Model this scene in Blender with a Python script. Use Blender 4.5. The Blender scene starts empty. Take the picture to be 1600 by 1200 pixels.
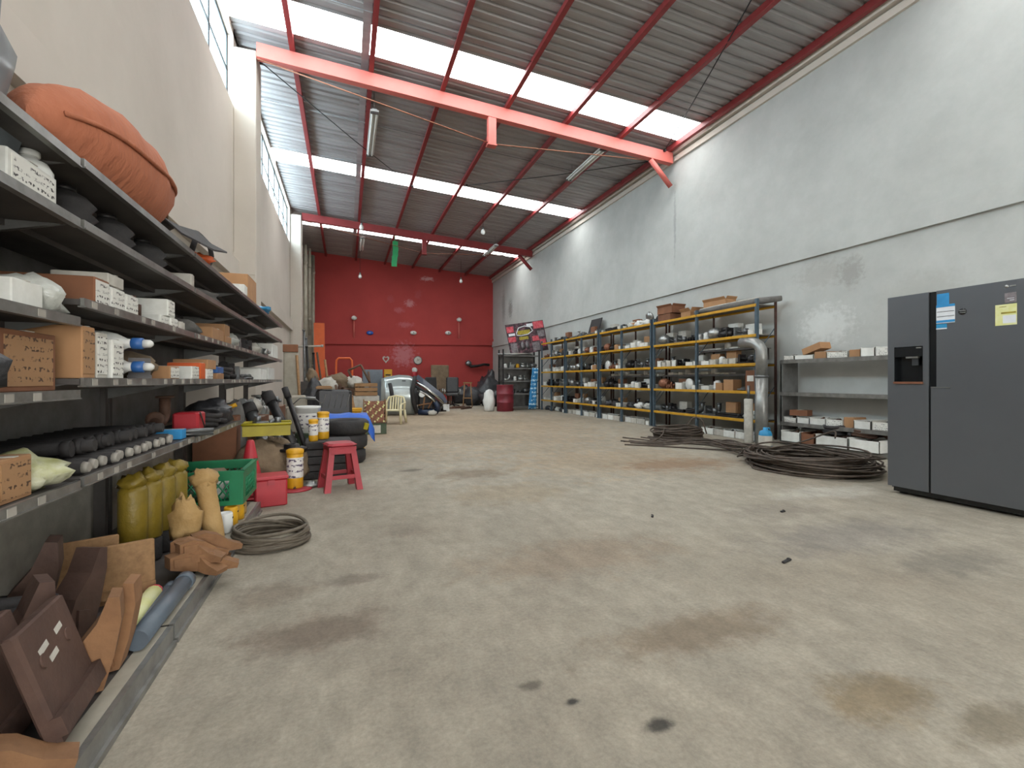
import bpy, math, random
from mathutils import Vector, Matrix, noise
R = random.Random(7)
PI = math.pi
SC = bpy.context.scene
COL = SC.collection

# ---------------------------------------------------------------- camera, sky, exposure
cam_data = bpy.data.cameras.new('camera')
cam = bpy.data.objects.new('camera', cam_data)
COL.objects.link(cam)
cam_data.sensor_width = 36.0
cam_data.lens = 36.0 * 740.0 / 1600.0
cam_data.shift_y = -6.0 / 1600.0
cam_data.clip_start = 0.05
cam.location = (0, 0, 1.04)
cam.rotation_euler = (PI / 2, 0, -math.atan(259.0 / 740.0))
SC.camera = cam

world = bpy.data.worlds.new('overcast_sky')
SC.world = world
world.use_nodes = True
bg = world.node_tree.nodes['Background']
bg.inputs[0].default_value = (0.97, 0.98, 0.955, 1)
bg.inputs[1].default_value = 9.0

SC.view_settings.view_transform = 'Standard'
SC.view_settings.look = 'None'
SC.view_settings.gamma = 1.0
SC.view_settings.use_curve_mapping = False
SC.view_settings.exposure = 0.62

# room constants (metres): X to the right, Y into the hall, Z up
XL, XR, YB, YF = -1.78, 7.10, 23.25, -8.73
def roof(x):
    return 6.33 + 0.063 * (7.1 - x)
SHEET = 0.757
SKY0 = 7.92

def portal(name, loc, sx, sy, rot):
    l = bpy.data.lights.new(name, 'AREA')
    l.shape = 'RECTANGLE'
    l.size = sx
    l.size_y = sy
    l.cycles.is_portal = True
    o = bpy.data.objects.new(name, l)
    COL.objects.link(o)
    o.location = loc
    o.rotation_euler = rot
for k in (-21, -14, -7, 0, 7, 14):
    y = SKY0 + SHEET * (k + 0.5)
    portal('skylight_portal', (2.65, y, roof(2.65) + 0.16), 9.1, 0.76, (0, 0.063, 0))
portal('window_portal', (XL - 0.30, 4.5, 6.2), 1.3, 9.0, (0, -PI / 2, 0))
portal('window_portal', (XL - 0.30, 13.4, 6.2), 1.3, 8.0, (0, -PI / 2, 0))
portal('gate_portal', (2.6, YF - 0.3, 1.9), 5.0, 3.8, (PI / 2, 0, 0))

# ---------------------------------------------------------------- helpers
def lin(h):
    h = h.lstrip('#')
    out = []
    for i in (0, 2, 4):
        c = int(h[i:i + 2], 16) / 255.0
        out.append(c / 12.92 if c <= 0.04045 else ((c + 0.055) / 1.055) ** 2.4)
    return tuple(out) + (1.0,)

def new_mat(name):
    m = bpy.data.materials.new(name)
    m.use_nodes = True
    nt = m.node_tree
    return m, nt, nt.nodes['Principled BSDF']

def mat(name, col, rough=0.6, metal=0.0, col2=None, scale=6.0, amt=0.5, bump=0.0, bscale=None,
        vary=0.0, coat=0.0, spec=0.5, stretch=None, lo=0.35, hi=0.68):
    m, nt, b = new_mat(name)
    N = nt.nodes
    L = nt.links.new
    b.inputs['Roughness'].default_value = rough
    b.inputs['Metallic'].default_value = metal
    b.inputs['Coat Weight'].default_value = coat
    b.inputs['Specular IOR Level'].default_value = spec
    c1 = lin(col)
    tc = N.new('ShaderNodeTexCoord')
    vec = tc.outputs['Object']
    if stretch:
        mp = N.new('ShaderNodeMapping')
        mp.inputs['Scale'].default_value = stretch
        L(vec, mp.inputs['Vector'])
        vec = mp.outputs['Vector']
    if col2 is None:
        col2c = tuple(min(1, x * 0.72) for x in c1[:3]) + (1,)
    else:
        col2c = lin(col2)
    nz = N.new('ShaderNodeTexNoise')
    nz.inputs['Scale'].default_value = scale
    nz.inputs['Detail'].default_value = 5
    nz.inputs['Roughness'].default_value = 0.62
    L(vec, nz.inputs['Vector'])
    mr = N.new('ShaderNodeMapRange')
    mr.inputs['From Min'].default_value = lo
    mr.inputs['From Max'].default_value = hi
    mr.inputs['To Max'].default_value = amt
    L(nz.outputs['Fac'], mr.inputs['Value'])
    mx = N.new('ShaderNodeMix')
    mx.data_type = 'RGBA'
    mx.inputs['A'].default_value = c1
    mx.inputs['B'].default_value = col2c
    L(mr.outputs['Result'], mx.inputs['Factor'])
    out = mx.outputs['Result']
    if vary:
        oi = N.new('ShaderNodeObjectInfo')
        hs = N.new('ShaderNodeHueSaturation')
        m2 = N.new('ShaderNodeMapRange')
        m2.inputs['To Min'].default_value = 1 - vary
        m2.inputs['To Max'].default_value = 1 + vary
        L(oi.outputs['Random'], m2.inputs['Value'])
        L(m2.outputs['Result'], hs.inputs['Value'])
        L(out, hs.inputs['Color'])
        out = hs.outputs['Color']
    L(out, b.inputs['Base Color'])
    if bump:
        n2 = N.new('ShaderNodeTexNoise')
        n2.inputs['Scale'].default_value = bscale or scale * 4
        n2.inputs['Detail'].default_value = 4
        L(vec, n2.inputs['Vector'])
        bp = N.new('ShaderNodeBump')
        bp.inputs['Strength'].default_value = bump
        bp.inputs['Distance'].default_value = 0.02
        L(n2.outputs['Fac'], bp.inputs['Height'])
        L(bp.outputs['Normal'], b.inputs['Normal'])
    return m

def add_stains(m, axes, stains, warp=0.35, wscale=2.2):
    """Wear and dirt of a fixed shape: each stain is (u, v, ru, rv, colour, strength)."""
    nt = m.node_tree
    N = nt.nodes
    L = nt.links.new
    b = N['Principled BSDF']
    src = b.inputs['Base Color'].links[0].from_socket
    tc = N.new('ShaderNodeTexCoord')
    sp = N.new('ShaderNodeSeparateXYZ')
    L(tc.outputs['Object'], sp.inputs[0])
    cb = N.new('ShaderNodeCombineXYZ')
    L(sp.outputs[axes[0]], cb.inputs[0])
    L(sp.outputs[axes[1]], cb.inputs[1])
    nz = N.new('ShaderNodeTexNoise')
    nz.inputs['Scale'].default_value = wscale
    nz.inputs['Detail'].default_value = 6
    nz.inputs['Roughness'].default_value = 0.7
    L(cb.outputs[0], nz.inputs['Vector'])
    sb = N.new('ShaderNodeMath')
    sb.operation = 'MULTIPLY_ADD'
    sb.inputs[1].default_value = warp * 4
    sb.inputs[2].default_value = -warp * 2
    L(nz.outputs['Fac'], sb.inputs[0])
    for (u, v, ru, rv, col, st) in stains:
        mp = N.new('ShaderNodeMapping')
        mp.inputs['Scale'].default_value = (1 / ru, 1 / rv, 1)
        mp.inputs['Location'].default_value = (-u / ru, -v / rv, 0)
        L(cb.outputs[0], mp.inputs['Vector'])
        ln = N.new('ShaderNodeVectorMath')
        ln.operation = 'LENGTH'
        L(mp.outputs[0], ln.inputs[0])
        ad = N.new('ShaderNodeMath')
        L(ln.outputs['Value'], ad.inputs[0])
        L(sb.outputs[0], ad.inputs[1])
        mr = N.new('ShaderNodeMapRange')
        mr.interpolation_type = 'SMOOTHSTEP'
        mr.inputs['From Min'].default_value = 1.15
        mr.inputs['From Max'].default_value = 0.35
        mr.inputs['To Max'].default_value = st
        L(ad.outputs[0], mr.inputs['Value'])
        mx = N.new('ShaderNodeMix')
        mx.data_type = 'RGBA'
        mx.inputs['B'].default_value = lin(col)
        L(mr.outputs['Result'], mx.inputs['Factor'])
        L(src, mx.inputs['A'])
        src = mx.outputs['Result']
    L(src, b.inputs['Base Color'])

def print_mat(name, paper, ink, letter=0.012, row=0.03, thr=0.50):
    """Blurred, unreadable lines of print on paper or carton."""
    m, nt, b = new_mat(name)
    N = nt.nodes
    L = nt.links.new
    tc = N.new('ShaderNodeTexCoord')
    mp = N.new('ShaderNodeMapping')
    mp.inputs['Scale'].default_value = (1 / letter, 1 / letter, 1.1 / letter)
    L(tc.outputs['Object'], mp.inputs['Vector'])
    nz = N.new('ShaderNodeTexNoise')
    nz.inputs['Scale'].default_value = 0.8
    nz.inputs['Detail'].default_value = 1
    L(mp.outputs[0], nz.inputs['Vector'])
    big = N.new('ShaderNodeTexNoise')
    big.inputs['Scale'].default_value = 14
    L(tc.outputs['Object'], big.inputs['Vector'])
    sp = N.new('ShaderNodeSeparateXYZ')
    L(tc.outputs['Object'], sp.inputs[0])
    mu = N.new('ShaderNodeMath')
    mu.operation = 'MULTIPLY'
    mu.inputs[1].default_value = 2 * PI / row
    L(sp.outputs[2], mu.inputs[0])
    sn = N.new('ShaderNodeMath')
    sn.operation = 'SINE'
    L(mu.outputs[0], sn.inputs[0])
    rows = N.new('ShaderNodeMapRange')
    rows.inputs['From Min'].default_value = -0.1
    rows.inputs['From Max'].default_value = 0.3
    L(sn.outputs[0], rows.inputs['Value'])
    mr = N.new('ShaderNodeMapRange')
    mr.inputs['From Min'].default_value = thr
    mr.inputs['From Max'].default_value = thr + 0.06
    L(nz.outputs['Fac'], mr.inputs['Value'])
    blk = N.new('ShaderNodeMapRange')
    blk.inputs['From Min'].default_value = 0.42
    blk.inputs['From Max'].default_value = 0.50
    L(big.outputs['Fac'], blk.inputs['Value'])
    p1 = N.new('ShaderNodeMath')
    p1.operation = 'MULTIPLY'
    L(rows.outputs[0], p1.inputs[0])
    L(mr.outputs[0], p1.inputs[1])
    p2 = N.new('ShaderNodeMath')
    p2.operation = 'MULTIPLY'
    L(p1.outputs[0], p2.inputs[0])
    L(blk.outputs[0], p2.inputs[1])
    mx = N.new('ShaderNodeMix')
    mx.data_type = 'RGBA'
    mx.inputs['A'].default_value = lin(paper)
    mx.inputs['B'].default_value = lin(ink)
    L(p2.outputs[0], mx.inputs['Factor'])
    L(mx.outputs['Result'], b.inputs['Base Color'])
    b.inputs['Roughness'].default_value = 0.6
    return m

def fine_grain(m, layers):
    """Multiply fine mineral grain onto a surface's own colour: (scale, low, high)."""
    nt = m.node_tree
    N = nt.nodes
    L = nt.links.new
    b = N['Principled BSDF']
    src = b.inputs['Base Color'].links[0].from_socket
    tc = N.new('ShaderNodeTexCoord')
    for (sc, lo, hi, st) in layers:
        mp = N.new('ShaderNodeMapping')
        mp.inputs['Scale'].default_value = st
        L(tc.outputs['Object'], mp.inputs['Vector'])
        nz = N.new('ShaderNodeTexNoise')
        nz.inputs['Scale'].default_value = sc
        nz.inputs['Detail'].default_value = 6
        nz.inputs['Roughness'].default_value = 0.7
        L(mp.outputs[0], nz.inputs['Vector'])
        mr = N.new('ShaderNodeMapRange')
        mr.inputs['From Min'].default_value = 0.36
        mr.inputs['From Max'].default_value = 0.64
        mr.inputs['To Min'].default_value = lo
        mr.inputs['To Max'].default_value = hi
        L(nz.outputs['Fac'], mr.inputs['Value'])
        mx = N.new('ShaderNodeMix')
        mx.data_type = 'RGBA'
        mx.blend_type = 'MULTIPLY'
        mx.inputs['Factor'].default_value = 1.0
        L(src, mx.inputs['A'])
        L(mr.outputs['Result'], mx.inputs['B'])
        src = mx.outputs['Result']
    L(src, b.inputs['Base Color'])

class MB:
    """Collects shapes that become one mesh object."""
    def __init__(self):
        self.v, self.f, self.m, self.s = [], [], [], []
    def add(self, vs, fs, mi=0, smooth=False, M=None):
        o = len(self.v)
        if M is not None:
            vs = [M @ Vector(p) for p in vs]
        self.v += [tuple(p) for p in vs]
        for q in fs:
            self.f.append(tuple(i + o for i in q))
            self.m.append(mi)
            self.s.append(smooth)
        return self
    def box(self, c, s, mi=0, rot=(0, 0, 0), top=1.0, M=None):
        x, y, z = s[0] / 2, s[1] / 2, s[2] / 2
        t = top
        vs = [(-x, -y, -z), (x, -y, -z), (x, y, -z), (-x, y, -z),
              (-x * t, -y * t, z), (x * t, -y * t, z), (x * t, y * t, z), (-x * t, y * t, z)]
        fs = [(0, 3, 2, 1), (4, 5, 6, 7), (0, 1, 5, 4), (1, 2, 6, 5), (2, 3, 7, 6), (3, 0, 4, 7)]
        T = Matrix.Translation(c) @ (Matrix.Rotation(rot[2], 4, 'Z') @ Matrix.Rotation(rot[1], 4, 'Y') @ Matrix.Rotation(rot[0], 4, 'X'))
        if M is not None:
            T = M @ T
        return self.add(vs, fs, mi, False, T)
    def bb(self, x0, x1, y0, y1, z0, z1, mi=0):
        return self.box(((x0 + x1) / 2, (y0 + y1) / 2, (z0 + z1) / 2), (abs(x1 - x0), abs(y1 - y0), abs(z1 - z0)), mi)
    def cbox(self, c, s, ch, mi=0, rot=(0, 0, 0), M=None):
        """Box with chamfered vertical edges and a chamfered rim."""
        x, y, z = s[0] / 2, s[1] / 2, s[2] / 2
        def ring(a, zz):
            X, Y = x - a, y - a
            k = ch
            return [(-X + k, -Y, zz), (X - k, -Y, zz), (X, -Y + k, zz), (X, Y - k, zz),
                    (X - k, Y, zz), (-X + k, Y, zz), (-X, Y - k, zz), (-X, -Y + k, zz)]
        rs = [ring(ch * .7, -z), ring(0, -z + ch * .7), ring(0, z - ch * .7), ring(ch * .7, z)]
        vs = [p for r in rs for p in r]
        fs = [tuple(range(7, -1, -1)), tuple(range(24, 32))]
        for a in range(3):
            for i in range(8):
                j = (i + 1) % 8
                fs.append((a * 8 + i, a * 8 + j, a * 8 + 8 + j, a * 8 + 8 + i))
        T = Matrix.Translation(c) @ (Matrix.Rotation(rot[2], 4, 'Z') @ Matrix.Rotation(rot[1], 4, 'Y') @ Matrix.Rotation(rot[0], 4, 'X'))
        if M is not None:
            T = M @ T
        return self.add(vs, fs, mi, False, T)
    def lathe(self, prof, n=16, c=(0, 0, 0), mi=0, M=None, smooth=True, mis=None):
        T = Matrix.Translation(c)
        if M is not None:
            T = T @ M
        vs, fs = [], []
        for (r, z) in prof:
            for i in range(n):
                a = 2 * PI * i / n
                vs.append((r * math.cos(a), r * math.sin(a), z))
        self_m = []
        for k in range(len(prof) - 1):
            for i in range(n):
                j = (i + 1) % n
                fs.append((k * n + i, k * n + j, (k + 1) * n + j, (k + 1) * n + i))
        o = len(self.v)
        self.add(vs, fs, mi, smooth, T)
        caps = []
        if prof[0][0] > 1e-6:
            caps.append(tuple(o + i for i in range(n - 1, -1, -1)))
        if prof[-1][0] > 1e-6:
            caps.append(tuple(o + (len(prof) - 1) * n + i for i in range(n)))
        for q in caps:
            self.f.append(q)
            self.m.append(mi)
            self.s.append(False)
        return self
    def cyl(self, p0, p1, r0, r1=None, n=12, mi=0, smooth=True):
        p0, p1 = Vector(p0), Vector(p1)
        d = p1 - p0
        M = d.to_track_quat('Z', 'Y').to_matrix().to_4x4()
        return self.lathe([(r0, 0), (r0 if r1 is None else r1, d.length)], n, p0, mi, M, smooth)
    def tube(self, pts, r, n=6, mi=0, closed=False):
        pts = [Vector(p) for p in pts]
        k = len(pts)
        vs, fs = [], []
        up = Vector((0, 0, 1))
        prev = None
        for i, p in enumerate(pts):
            a = pts[(i - 1) % k] if (closed or i) else p
            b = pts[(i + 1) % k] if (closed or i < k - 1) else p
            t = (b - a).normalized() if (b - a).length > 1e-9 else Vector((0, 1, 0))
            ref = prev if prev is not None else (up if abs(t.z) < 0.9 else Vector((1, 0, 0)))
            x = ref - t * ref.dot(t)
            if x.length < 1e-6:
                x = t.orthogonal()
            x.normalize()
            prev = x
            y = t.cross(x)
            rr = r[i] if isinstance(r, (list, tuple)) else r
            for q in range(n):
                an = 2 * PI * q / n
                vs.append(p + x * (rr * math.cos(an)) + y * (rr * math.sin(an)))
        for i in range(k if closed else k - 1):
            j = (i + 1) % k
            for q in range(n):
                w = (q + 1) % n
                fs.append((i * n + q, i * n + w, j * n + w, j * n + q))
        if not closed:
            fs.append(tuple(range(n - 1, -1, -1)))
            fs.append(tuple((k - 1) * n + q for q in range(n)))
        return self.add(vs, fs, mi, True)
    def prism(self, poly, h, mi=0, M=None, smooth=False):
        n = len(poly)
        vs = [(p[0], p[1], 0) for p in poly] + [(p[0], p[1], h) for p in poly]
        fs = [tuple(range(n - 1, -1, -1)), tuple(range(n, 2 * n))]
        for i in range(n):
            j = (i + 1) % n
            fs.append((i, j, n + j, n + i))
        return self.add(vs, fs, mi, smooth, M)
    def blob(self, c, r, seed=0, amp=0.25, fr=2.0, nu=14, nv=9, mi=0, flat=True, M=None, power=1.0):
        vs, fs = [], []
        off = Vector((seed * 7.31, seed * 3.77, seed * 1.93))
        for j in range(nv + 1):
            ph = -PI / 2 + PI * j / nv
            for i in range(nu):
                a = 2 * PI * i / nu
                d = Vector((math.cos(a) * math.cos(ph), math.sin(a) * math.cos(ph), math.sin(ph)))
                k = 1 + amp * noise.noise(d * fr + off) + amp * 0.5 * noise.noise(d * fr * 2.7 + off)
                sx = [math.copysign(abs(q) ** power, q) for q in d]
                p = Vector((sx[0] * r[0] * k, sx[1] * r[1] * k, sx[2] * r[2] * k))
                if flat:
                    p.z = max(p.z, -r[2] * 0.72)
                    p.z += r[2] * 0.72
                vs.append(p)
        for j in range(nv):
            for i in range(nu):
                w = (i + 1) % nu
                fs.append((j * nu + i, j * nu + w, (j + 1) * nu + w, (j + 1) * nu + i))
        T = Matrix.Translation(c)
        if M is not None:
            T = T @ M
        return self.add(vs, fs, mi, True, T)
    def mesh(self, name, mats):
        me = bpy.data.meshes.new(name)
        me.from_pydata(self.v, [], self.f)
        if not isinstance(mats, (list, tuple)):
            mats = [mats]
        for q in mats:
            me.materials.append(q)
        me.polygons.foreach_set('material_index', self.m)
        me.polygons.foreach_set('use_smooth', self.s)
        me.update()
        return me
    def build(self, name, mats, parent=None, loc=(0, 0, 0), rot=(0, 0, 0)):
        o = bpy.data.objects.new(name, self.mesh(name, mats))
        COL.objects.link(o)
        o.location = loc
        o.rotation_euler = rot
        if parent is not None:
            o.parent = parent
        return o

def put(name, me, parent=None, loc=(0, 0, 0), rot=(0, 0, 0), sc=(1, 1, 1)):
    o = bpy.data.objects.new(name, me)
    COL.objects.link(o)
    o.location = loc
    o.rotation_euler = rot
    o.scale = sc
    if parent is not None:
        o.parent = parent
    return o

def tag(o, label, cat, group=None):
    o['label'] = label
    o['category'] = cat
    if group:
        o['group'] = group
    return o

def struct(o):
    o['kind'] = 'structure'
    return o

def thing(name, label, cat, loc=(0, 0, 0), rz=0.0, group=None, rot=None):
    o = bpy.data.objects.new(name, None)
    o.empty_display_size = 0.1
    COL.objects.link(o)
    o.location = loc
    o.rotation_euler = rot if rot else (0, 0, rz)
    return tag(o, label, cat, group)

def V(*a):
    return Vector(a)

# ---------------------------------------------------------------- materials
M = {}
def dm(k, *a, **w):
    M[k] = mat(k, *a, **w)
dm('white_plaster', 'b5b7b3', 0.85, col2='9c9d98', scale=0.55, amt=0.55, bump=0.12, bscale=9, lo=.42, hi=.75)
dm('cream_plaster', 'c9c1b6', 0.85, col2='b0a89c', scale=0.6, amt=0.5, bump=0.12, bscale=9, lo=.42, hi=.75)
dm('cement', 'c4beb2', 0.9, col2='8d867a', scale=2.2, amt=0.9, bump=0.3, bscale=18)
dm('red_plaster', 'a83c38', 0.8, col2='93312f', scale=0.5, amt=0.7, bump=0.1, bscale=8)
dm('concrete', '9a9283', 0.8, col2='837868', scale=0.42, amt=0.85, bump=0.28, bscale=26, lo=.40, hi=.72)
dm('galvanised', 'a5a3a3', 0.5, 0.35, col2='86807f', scale=1.6, amt=0.8, stretch=(0.35, 3, 3))
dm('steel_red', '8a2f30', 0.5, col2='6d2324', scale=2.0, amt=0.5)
dm('steel_lit_salmon', 'c9695f', 0.5, col2='b45a51', scale=2.0, amt=0.5)  # red steel with the near rafter's skylight in its colour; pink conduits share it
dm('shelf_grey', '7d7d7b', 0.45, 0.35, col2='57534f', scale=5, amt=0.7)
dm('shelf_lip', '8c8b87', 0.35, 0.5, col2='5c5955', scale=9, amt=0.7)
dm('shelf_dark', '5a5552', 0.6, 0.2, col2='393533', scale=4, amt=0.7)
dm('blue_post', '4c5b66', 0.5, 0.2, col2='33454f', scale=6, amt=0.6)
dm('rust_post', '45281f', 0.7, col2='2c1b17', scale=6, amt=0.6)
dm('yellow_beam', 'c9951c', 0.55, col2='96701a', scale=8, amt=0.5)
dm('deck_grey', '7b7770', 0.6, 0.2, col2='5a564f', scale=5, amt=0.6)
dm('carton', 'a9805a', 0.8, col2='8c6646', scale=5, amt=0.5, vary=0.18)
dm('carton_dark', '80543a', 0.8, col2='623f2b', scale=5, amt=0.5, vary=0.15)
dm('white_card', 'dcdcd6', 0.7, col2='b5b2a8', scale=9, amt=0.5, vary=0.1)
dm('dirty_white', 'c2beb4', 0.7, col2='8f897e', scale=9, amt=0.6, vary=0.12)
dm('black_rubber', '222021', 0.75, col2='393533', scale=10, amt=0.6, bump=0.2)
dm('dark_metal', '3b3939', 0.45, 0.7, col2='262322', scale=8, amt=0.7, vary=0.25)
dm('grey_metal', '7f8182', 0.4, 0.75, col2='55534f', scale=8, amt=0.7, vary=0.2)
dm('alloy', 'a8aaa8', 0.35, 0.8, col2='77736c', scale=10, amt=0.6, vary=0.15)
dm('brown_metal', '5a4032', 0.7, 0.3, col2='3a2a22', scale=9, amt=0.7, vary=0.2)
dm('copper_brown', '8a5b44', 0.5, 0.4, col2='5d3d30', scale=9, amt=0.6, vary=0.2)
dm('rust', '8a6444', 0.85, col2='6a4a32', scale=7, amt=0.7, vary=0.15, bump=0.2)
dm('dark_rust', '5b443a', 0.75, 0.2, col2='3c2c27', scale=7, amt=0.7, vary=0.15, bump=0.2)
dm('poly_bag', 'b9bab3', 0.3, col2='8b8c84', scale=14, amt=0.7, vary=0.12, bump=0.5, bscale=22)
dm('olive_bag', 'a3a36a', 0.4, col2='c8c7b4', scale=11, amt=0.8, bump=0.5, bscale=22)
dm('black_bag', '2a2a2c', 0.35, col2='45454a', scale=12, amt=0.5, bump=0.5, bscale=20)
dm('grey_cloth', '6d6a66', 0.9, col2='4d4a46', scale=9, amt=0.6, vary=0.2, bump=0.4)
dm('brown_cloth', '7c6a54', 0.9, col2='5b4c3c', scale=9, amt=0.6, vary=0.15, bump=0.4)
dm('orange_sack', 'b06c4e', 0.85, col2='99593e', scale=3, amt=0.6, bump=0.6, bscale=16, stretch=(1, 2.5, 1))
dm('orange', 'd9622a', 0.55, col2='b84f20', scale=5, amt=0.4)
dm('red', 'b02a34', 0.45, col2='8e2028', scale=5, amt=0.4)
dm('drum_red', '7d2632', 0.45, col2='5f1e28', scale=4, amt=0.6)
dm('stool_red', 'a8323c', 0.5, col2='8a2a32', scale=6, amt=0.6)
dm('blue', '2b62c4', 0.5, col2='1f4a98', scale=5, amt=0.4, bump=0.4, bscale=9)
dm('cyan_blue', '2a8fc0', 0.5, col2='1c6a94', scale=7, amt=0.5)
dm('cap_blue', '2f5f9e', 0.4)
dm('yellow', 'd6a01a', 0.5, col2='a87a14', scale=6, amt=0.5)
dm('olive_yellow', 'a89a1c', 0.5, col2='7f7414', scale=6, amt=0.5)
dm('mustard_wrap', '86701f', 0.5, col2='5c4d1a', scale=7, amt=0.6, bump=0.3)
dm('green', '16794e', 0.45, col2='0f5a3a', scale=6, amt=0.4)
dm('green_dirty', '4b5a44', 0.7, col2='353f31', scale=6, amt=0.6)
dm('bright_green', '1f9a5a', 0.5)
dm('kraft', 'a98a5a', 0.75, col2='93703c', scale=8, amt=0.6, bump=0.6, bscale=14)
dm('wood', '9a7650', 0.75, col2='745638', scale=4, amt=0.7, stretch=(1, 6, 6))
dm('wood_dark', '5f4634', 0.75, col2='463226', scale=4, amt=0.7, stretch=(1, 6, 6))
dm('cream_plastic', 'd9cfab', 0.45, col2='c0b48e', scale=4, amt=0.4)
dm('white_plastic', 'dcdcd8', 0.4, col2='bcbab2', scale=6, amt=0.4)
dm('pvc_grey', '5c6670', 0.4, col2='464e57', scale=6, amt=0.5)
dm('galv_pipe', '9a9a97', 0.35, 0.5, col2='77756f', scale=6, amt=0.6)
dm('fridge_steel', '6a6d71', 0.38, 0.55, col2='606367', scale=2.0, amt=0.4, stretch=(8, 1, 1))
dm('fridge_black', '15181b', 0.25)
dm('fridge_side', '3a3c3f', 0.5, 0.3)
dm('cable', '55493f', 0.7, 0.1, col2='352d27', scale=14, amt=0.7)
dm('cable_light', '6e6558', 0.65, 0.3, col2='4c443b', scale=14, amt=0.7)
dm('car_silver', 'a9b0ae', 0.25, 0.5, col2='8d9492', scale=3, amt=0.4, coat=0.6)
dm('car_blue', '24324c', 0.4, 0.1, col2='1a2436', scale=3, amt=0.4, coat=0.15)
dm('chrome', 'c9cac8', 0.15, 0.95, col2='9a9a98', scale=6, amt=0.4)
dm('black_leather', '2b2a2b', 0.45, col2='3a3838', scale=12, amt=0.5, bump=0.2)
dm('lamp_white', 'd3d6d4', 0.4)
dm('paper_yellow', 'd8d88a', 0.6, col2='e6e6c8', scale=14, amt=0.6)
dm('paper_blue', '2f8fc8', 0.6, col2='1d6fa6', scale=10, amt=0.5)
dm('paper_white', 'dfe2e6', 0.6)
dm('ink_black', '1d1c1d', 0.6)
dm('poster_dark', '33262b', 0.45, col2='7d5560', scale=9, amt=0.9, lo=.48, hi=.62)
dm('poster_red', 'b8283c', 0.45, col2='e08a90', scale=12, amt=0.6)
dm('poster_yellow', 'b8a63a', 0.45, col2='6d6420', scale=16, amt=0.8)
dm('poster_grey', '8e878a', 0.4, col2='4b4347', scale=12, amt=0.8)
dm('pale_tag', '9c978e', 0.6, col2='a09a90', scale=20, amt=0.5, vary=0.15)
dm('pipe_dirty', 'a09a8c', 0.6, col2='7b7466', scale=5, amt=0.6)
M['print_white'] = print_mat('print_white', 'd6d4cc', '3a3634', .009, .024, .48)
M['print_carton'] = print_mat('print_carton', 'a07a56', '4d3524', .012, .034, .52)
M['print_bucket'] = print_mat('print_bucket', 'd8d5d0', '4a3f5a', .022, .05, .48)
M['print_blue'] = print_mat('print_blue', '2a7fb6', 'bfe0f0', .06, .14, .48)

def see_through(name, col, clear, rough=0.1, tint=None):
    m, nt, b = new_mat(name)
    N = nt.nodes
    L = nt.links.new
    out = N['Material Output']
    b.inputs['Base Color'].default_value = lin(col)
    b.inputs['Roughness'].default_value = rough
    tr = N.new('ShaderNodeBsdfTransparent')
    tr.inputs['Color'].default_value = tint or (0.95, 0.97, 1, 1)
    tl = N.new('ShaderNodeBsdfTranslucent')
    tl.inputs['Color'].default_value = lin(col)
    a = N.new('ShaderNodeMixShader')
    a.inputs[0].default_value = 0.6
    L(b.outputs[0], a.inputs[1])
    L(tl.outputs[0], a.inputs[2])
    c = N.new('ShaderNodeMixShader')
    c.inputs[0].default_value = clear
    L(a.outputs[0], c.inputs[1])
    L(tr.outputs[0], c.inputs[2])
    L(c.outputs[0], out.inputs['Surface'])
    return m
M['skylight'] = see_through('skylight_sheet', 'e8ecec', 0.72, 0.3)
M['glass'] = see_through('window_glass', 'c8dce4', 0.80, 0.05, (0.86, 0.94, 1, 1))
M['film'] = see_through('plastic_film', 'b5babd', 0.35, 0.2)

# ---------------------------------------------------------------- the hall
add_stains(M['concrete'], (0, 1), [
    (2.2, 11.5, 4.2, 6.0, 'a3896a', 0.55), (3.2, 5.4, 1.6, 1.2, '9c866a', 0.4),
    (-0.12, 2.12, 0.36, 0.17, '6f6153', 0.8), (1.34, 5.12, 0.50, 0.30, '7a6c5a', 0.75), (1.44, 4.13, 0.7, 0.45, '8a7a62', 0.5),
    (3.89, 4.86, 0.95, 0.45, '7d5f44', 0.65), (1.28, 2.51, 0.75, 0.33, '85735f', 0.55), (1.38, 1.60, 0.55, 0.17, '766652', 0.7),
    (3.15, 2.25, 0.9, 0.32, '77716a', 0.65), (3.3, 1.72, 0.5, 0.20, '6c665c', 0.6), (1.66, 1.06, 0.26, 0.14, '756448', 0.75),
    (0.89, 1.20, 0.055, 0.035, '37332d', 0.95), (0.69, 1.38, 0.035, 0.022, '2f2c29', 0.95), (0.06, 2.60, 0.16, 0.09, '6b6054', 0.7),
    (0.60, 1.50, 0.05, 0.03, '5b5348', 0.8), (0.69, 5.54, 0.18, 0.1, '5f574d', 0.8), (0.41, 3.31, 0.2, 0.12, '7b7062', 0.6),
    (-0.32, 2.54, 0.22, 0.16, '776b5c', 0.7), (1.85, 0.87, 0.22, 0.08, '6d6350', 0.7), (3.14, 2.86, 0.6, 0.25, '7f766b', 0.5),
    (2.2, 8.5, 1.4, 0.8, '7d7364', 0.5), (1.0, 10.5, 1.3, 0.7, '807260', 0.5), (3.6, 11.5, 1.6, 0.8, '867a68', 0.5),
    (0.5, 7.0, 0.9, 0.35, '857864', 0.5), (2.8, 6.6, 1.0, 0.35, '8c7f6b', 0.5), (4.2, 3.2, 0.7, 0.25, 'b0aca2', 0.5),
], warp=0.55, wscale=5.5)
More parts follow.
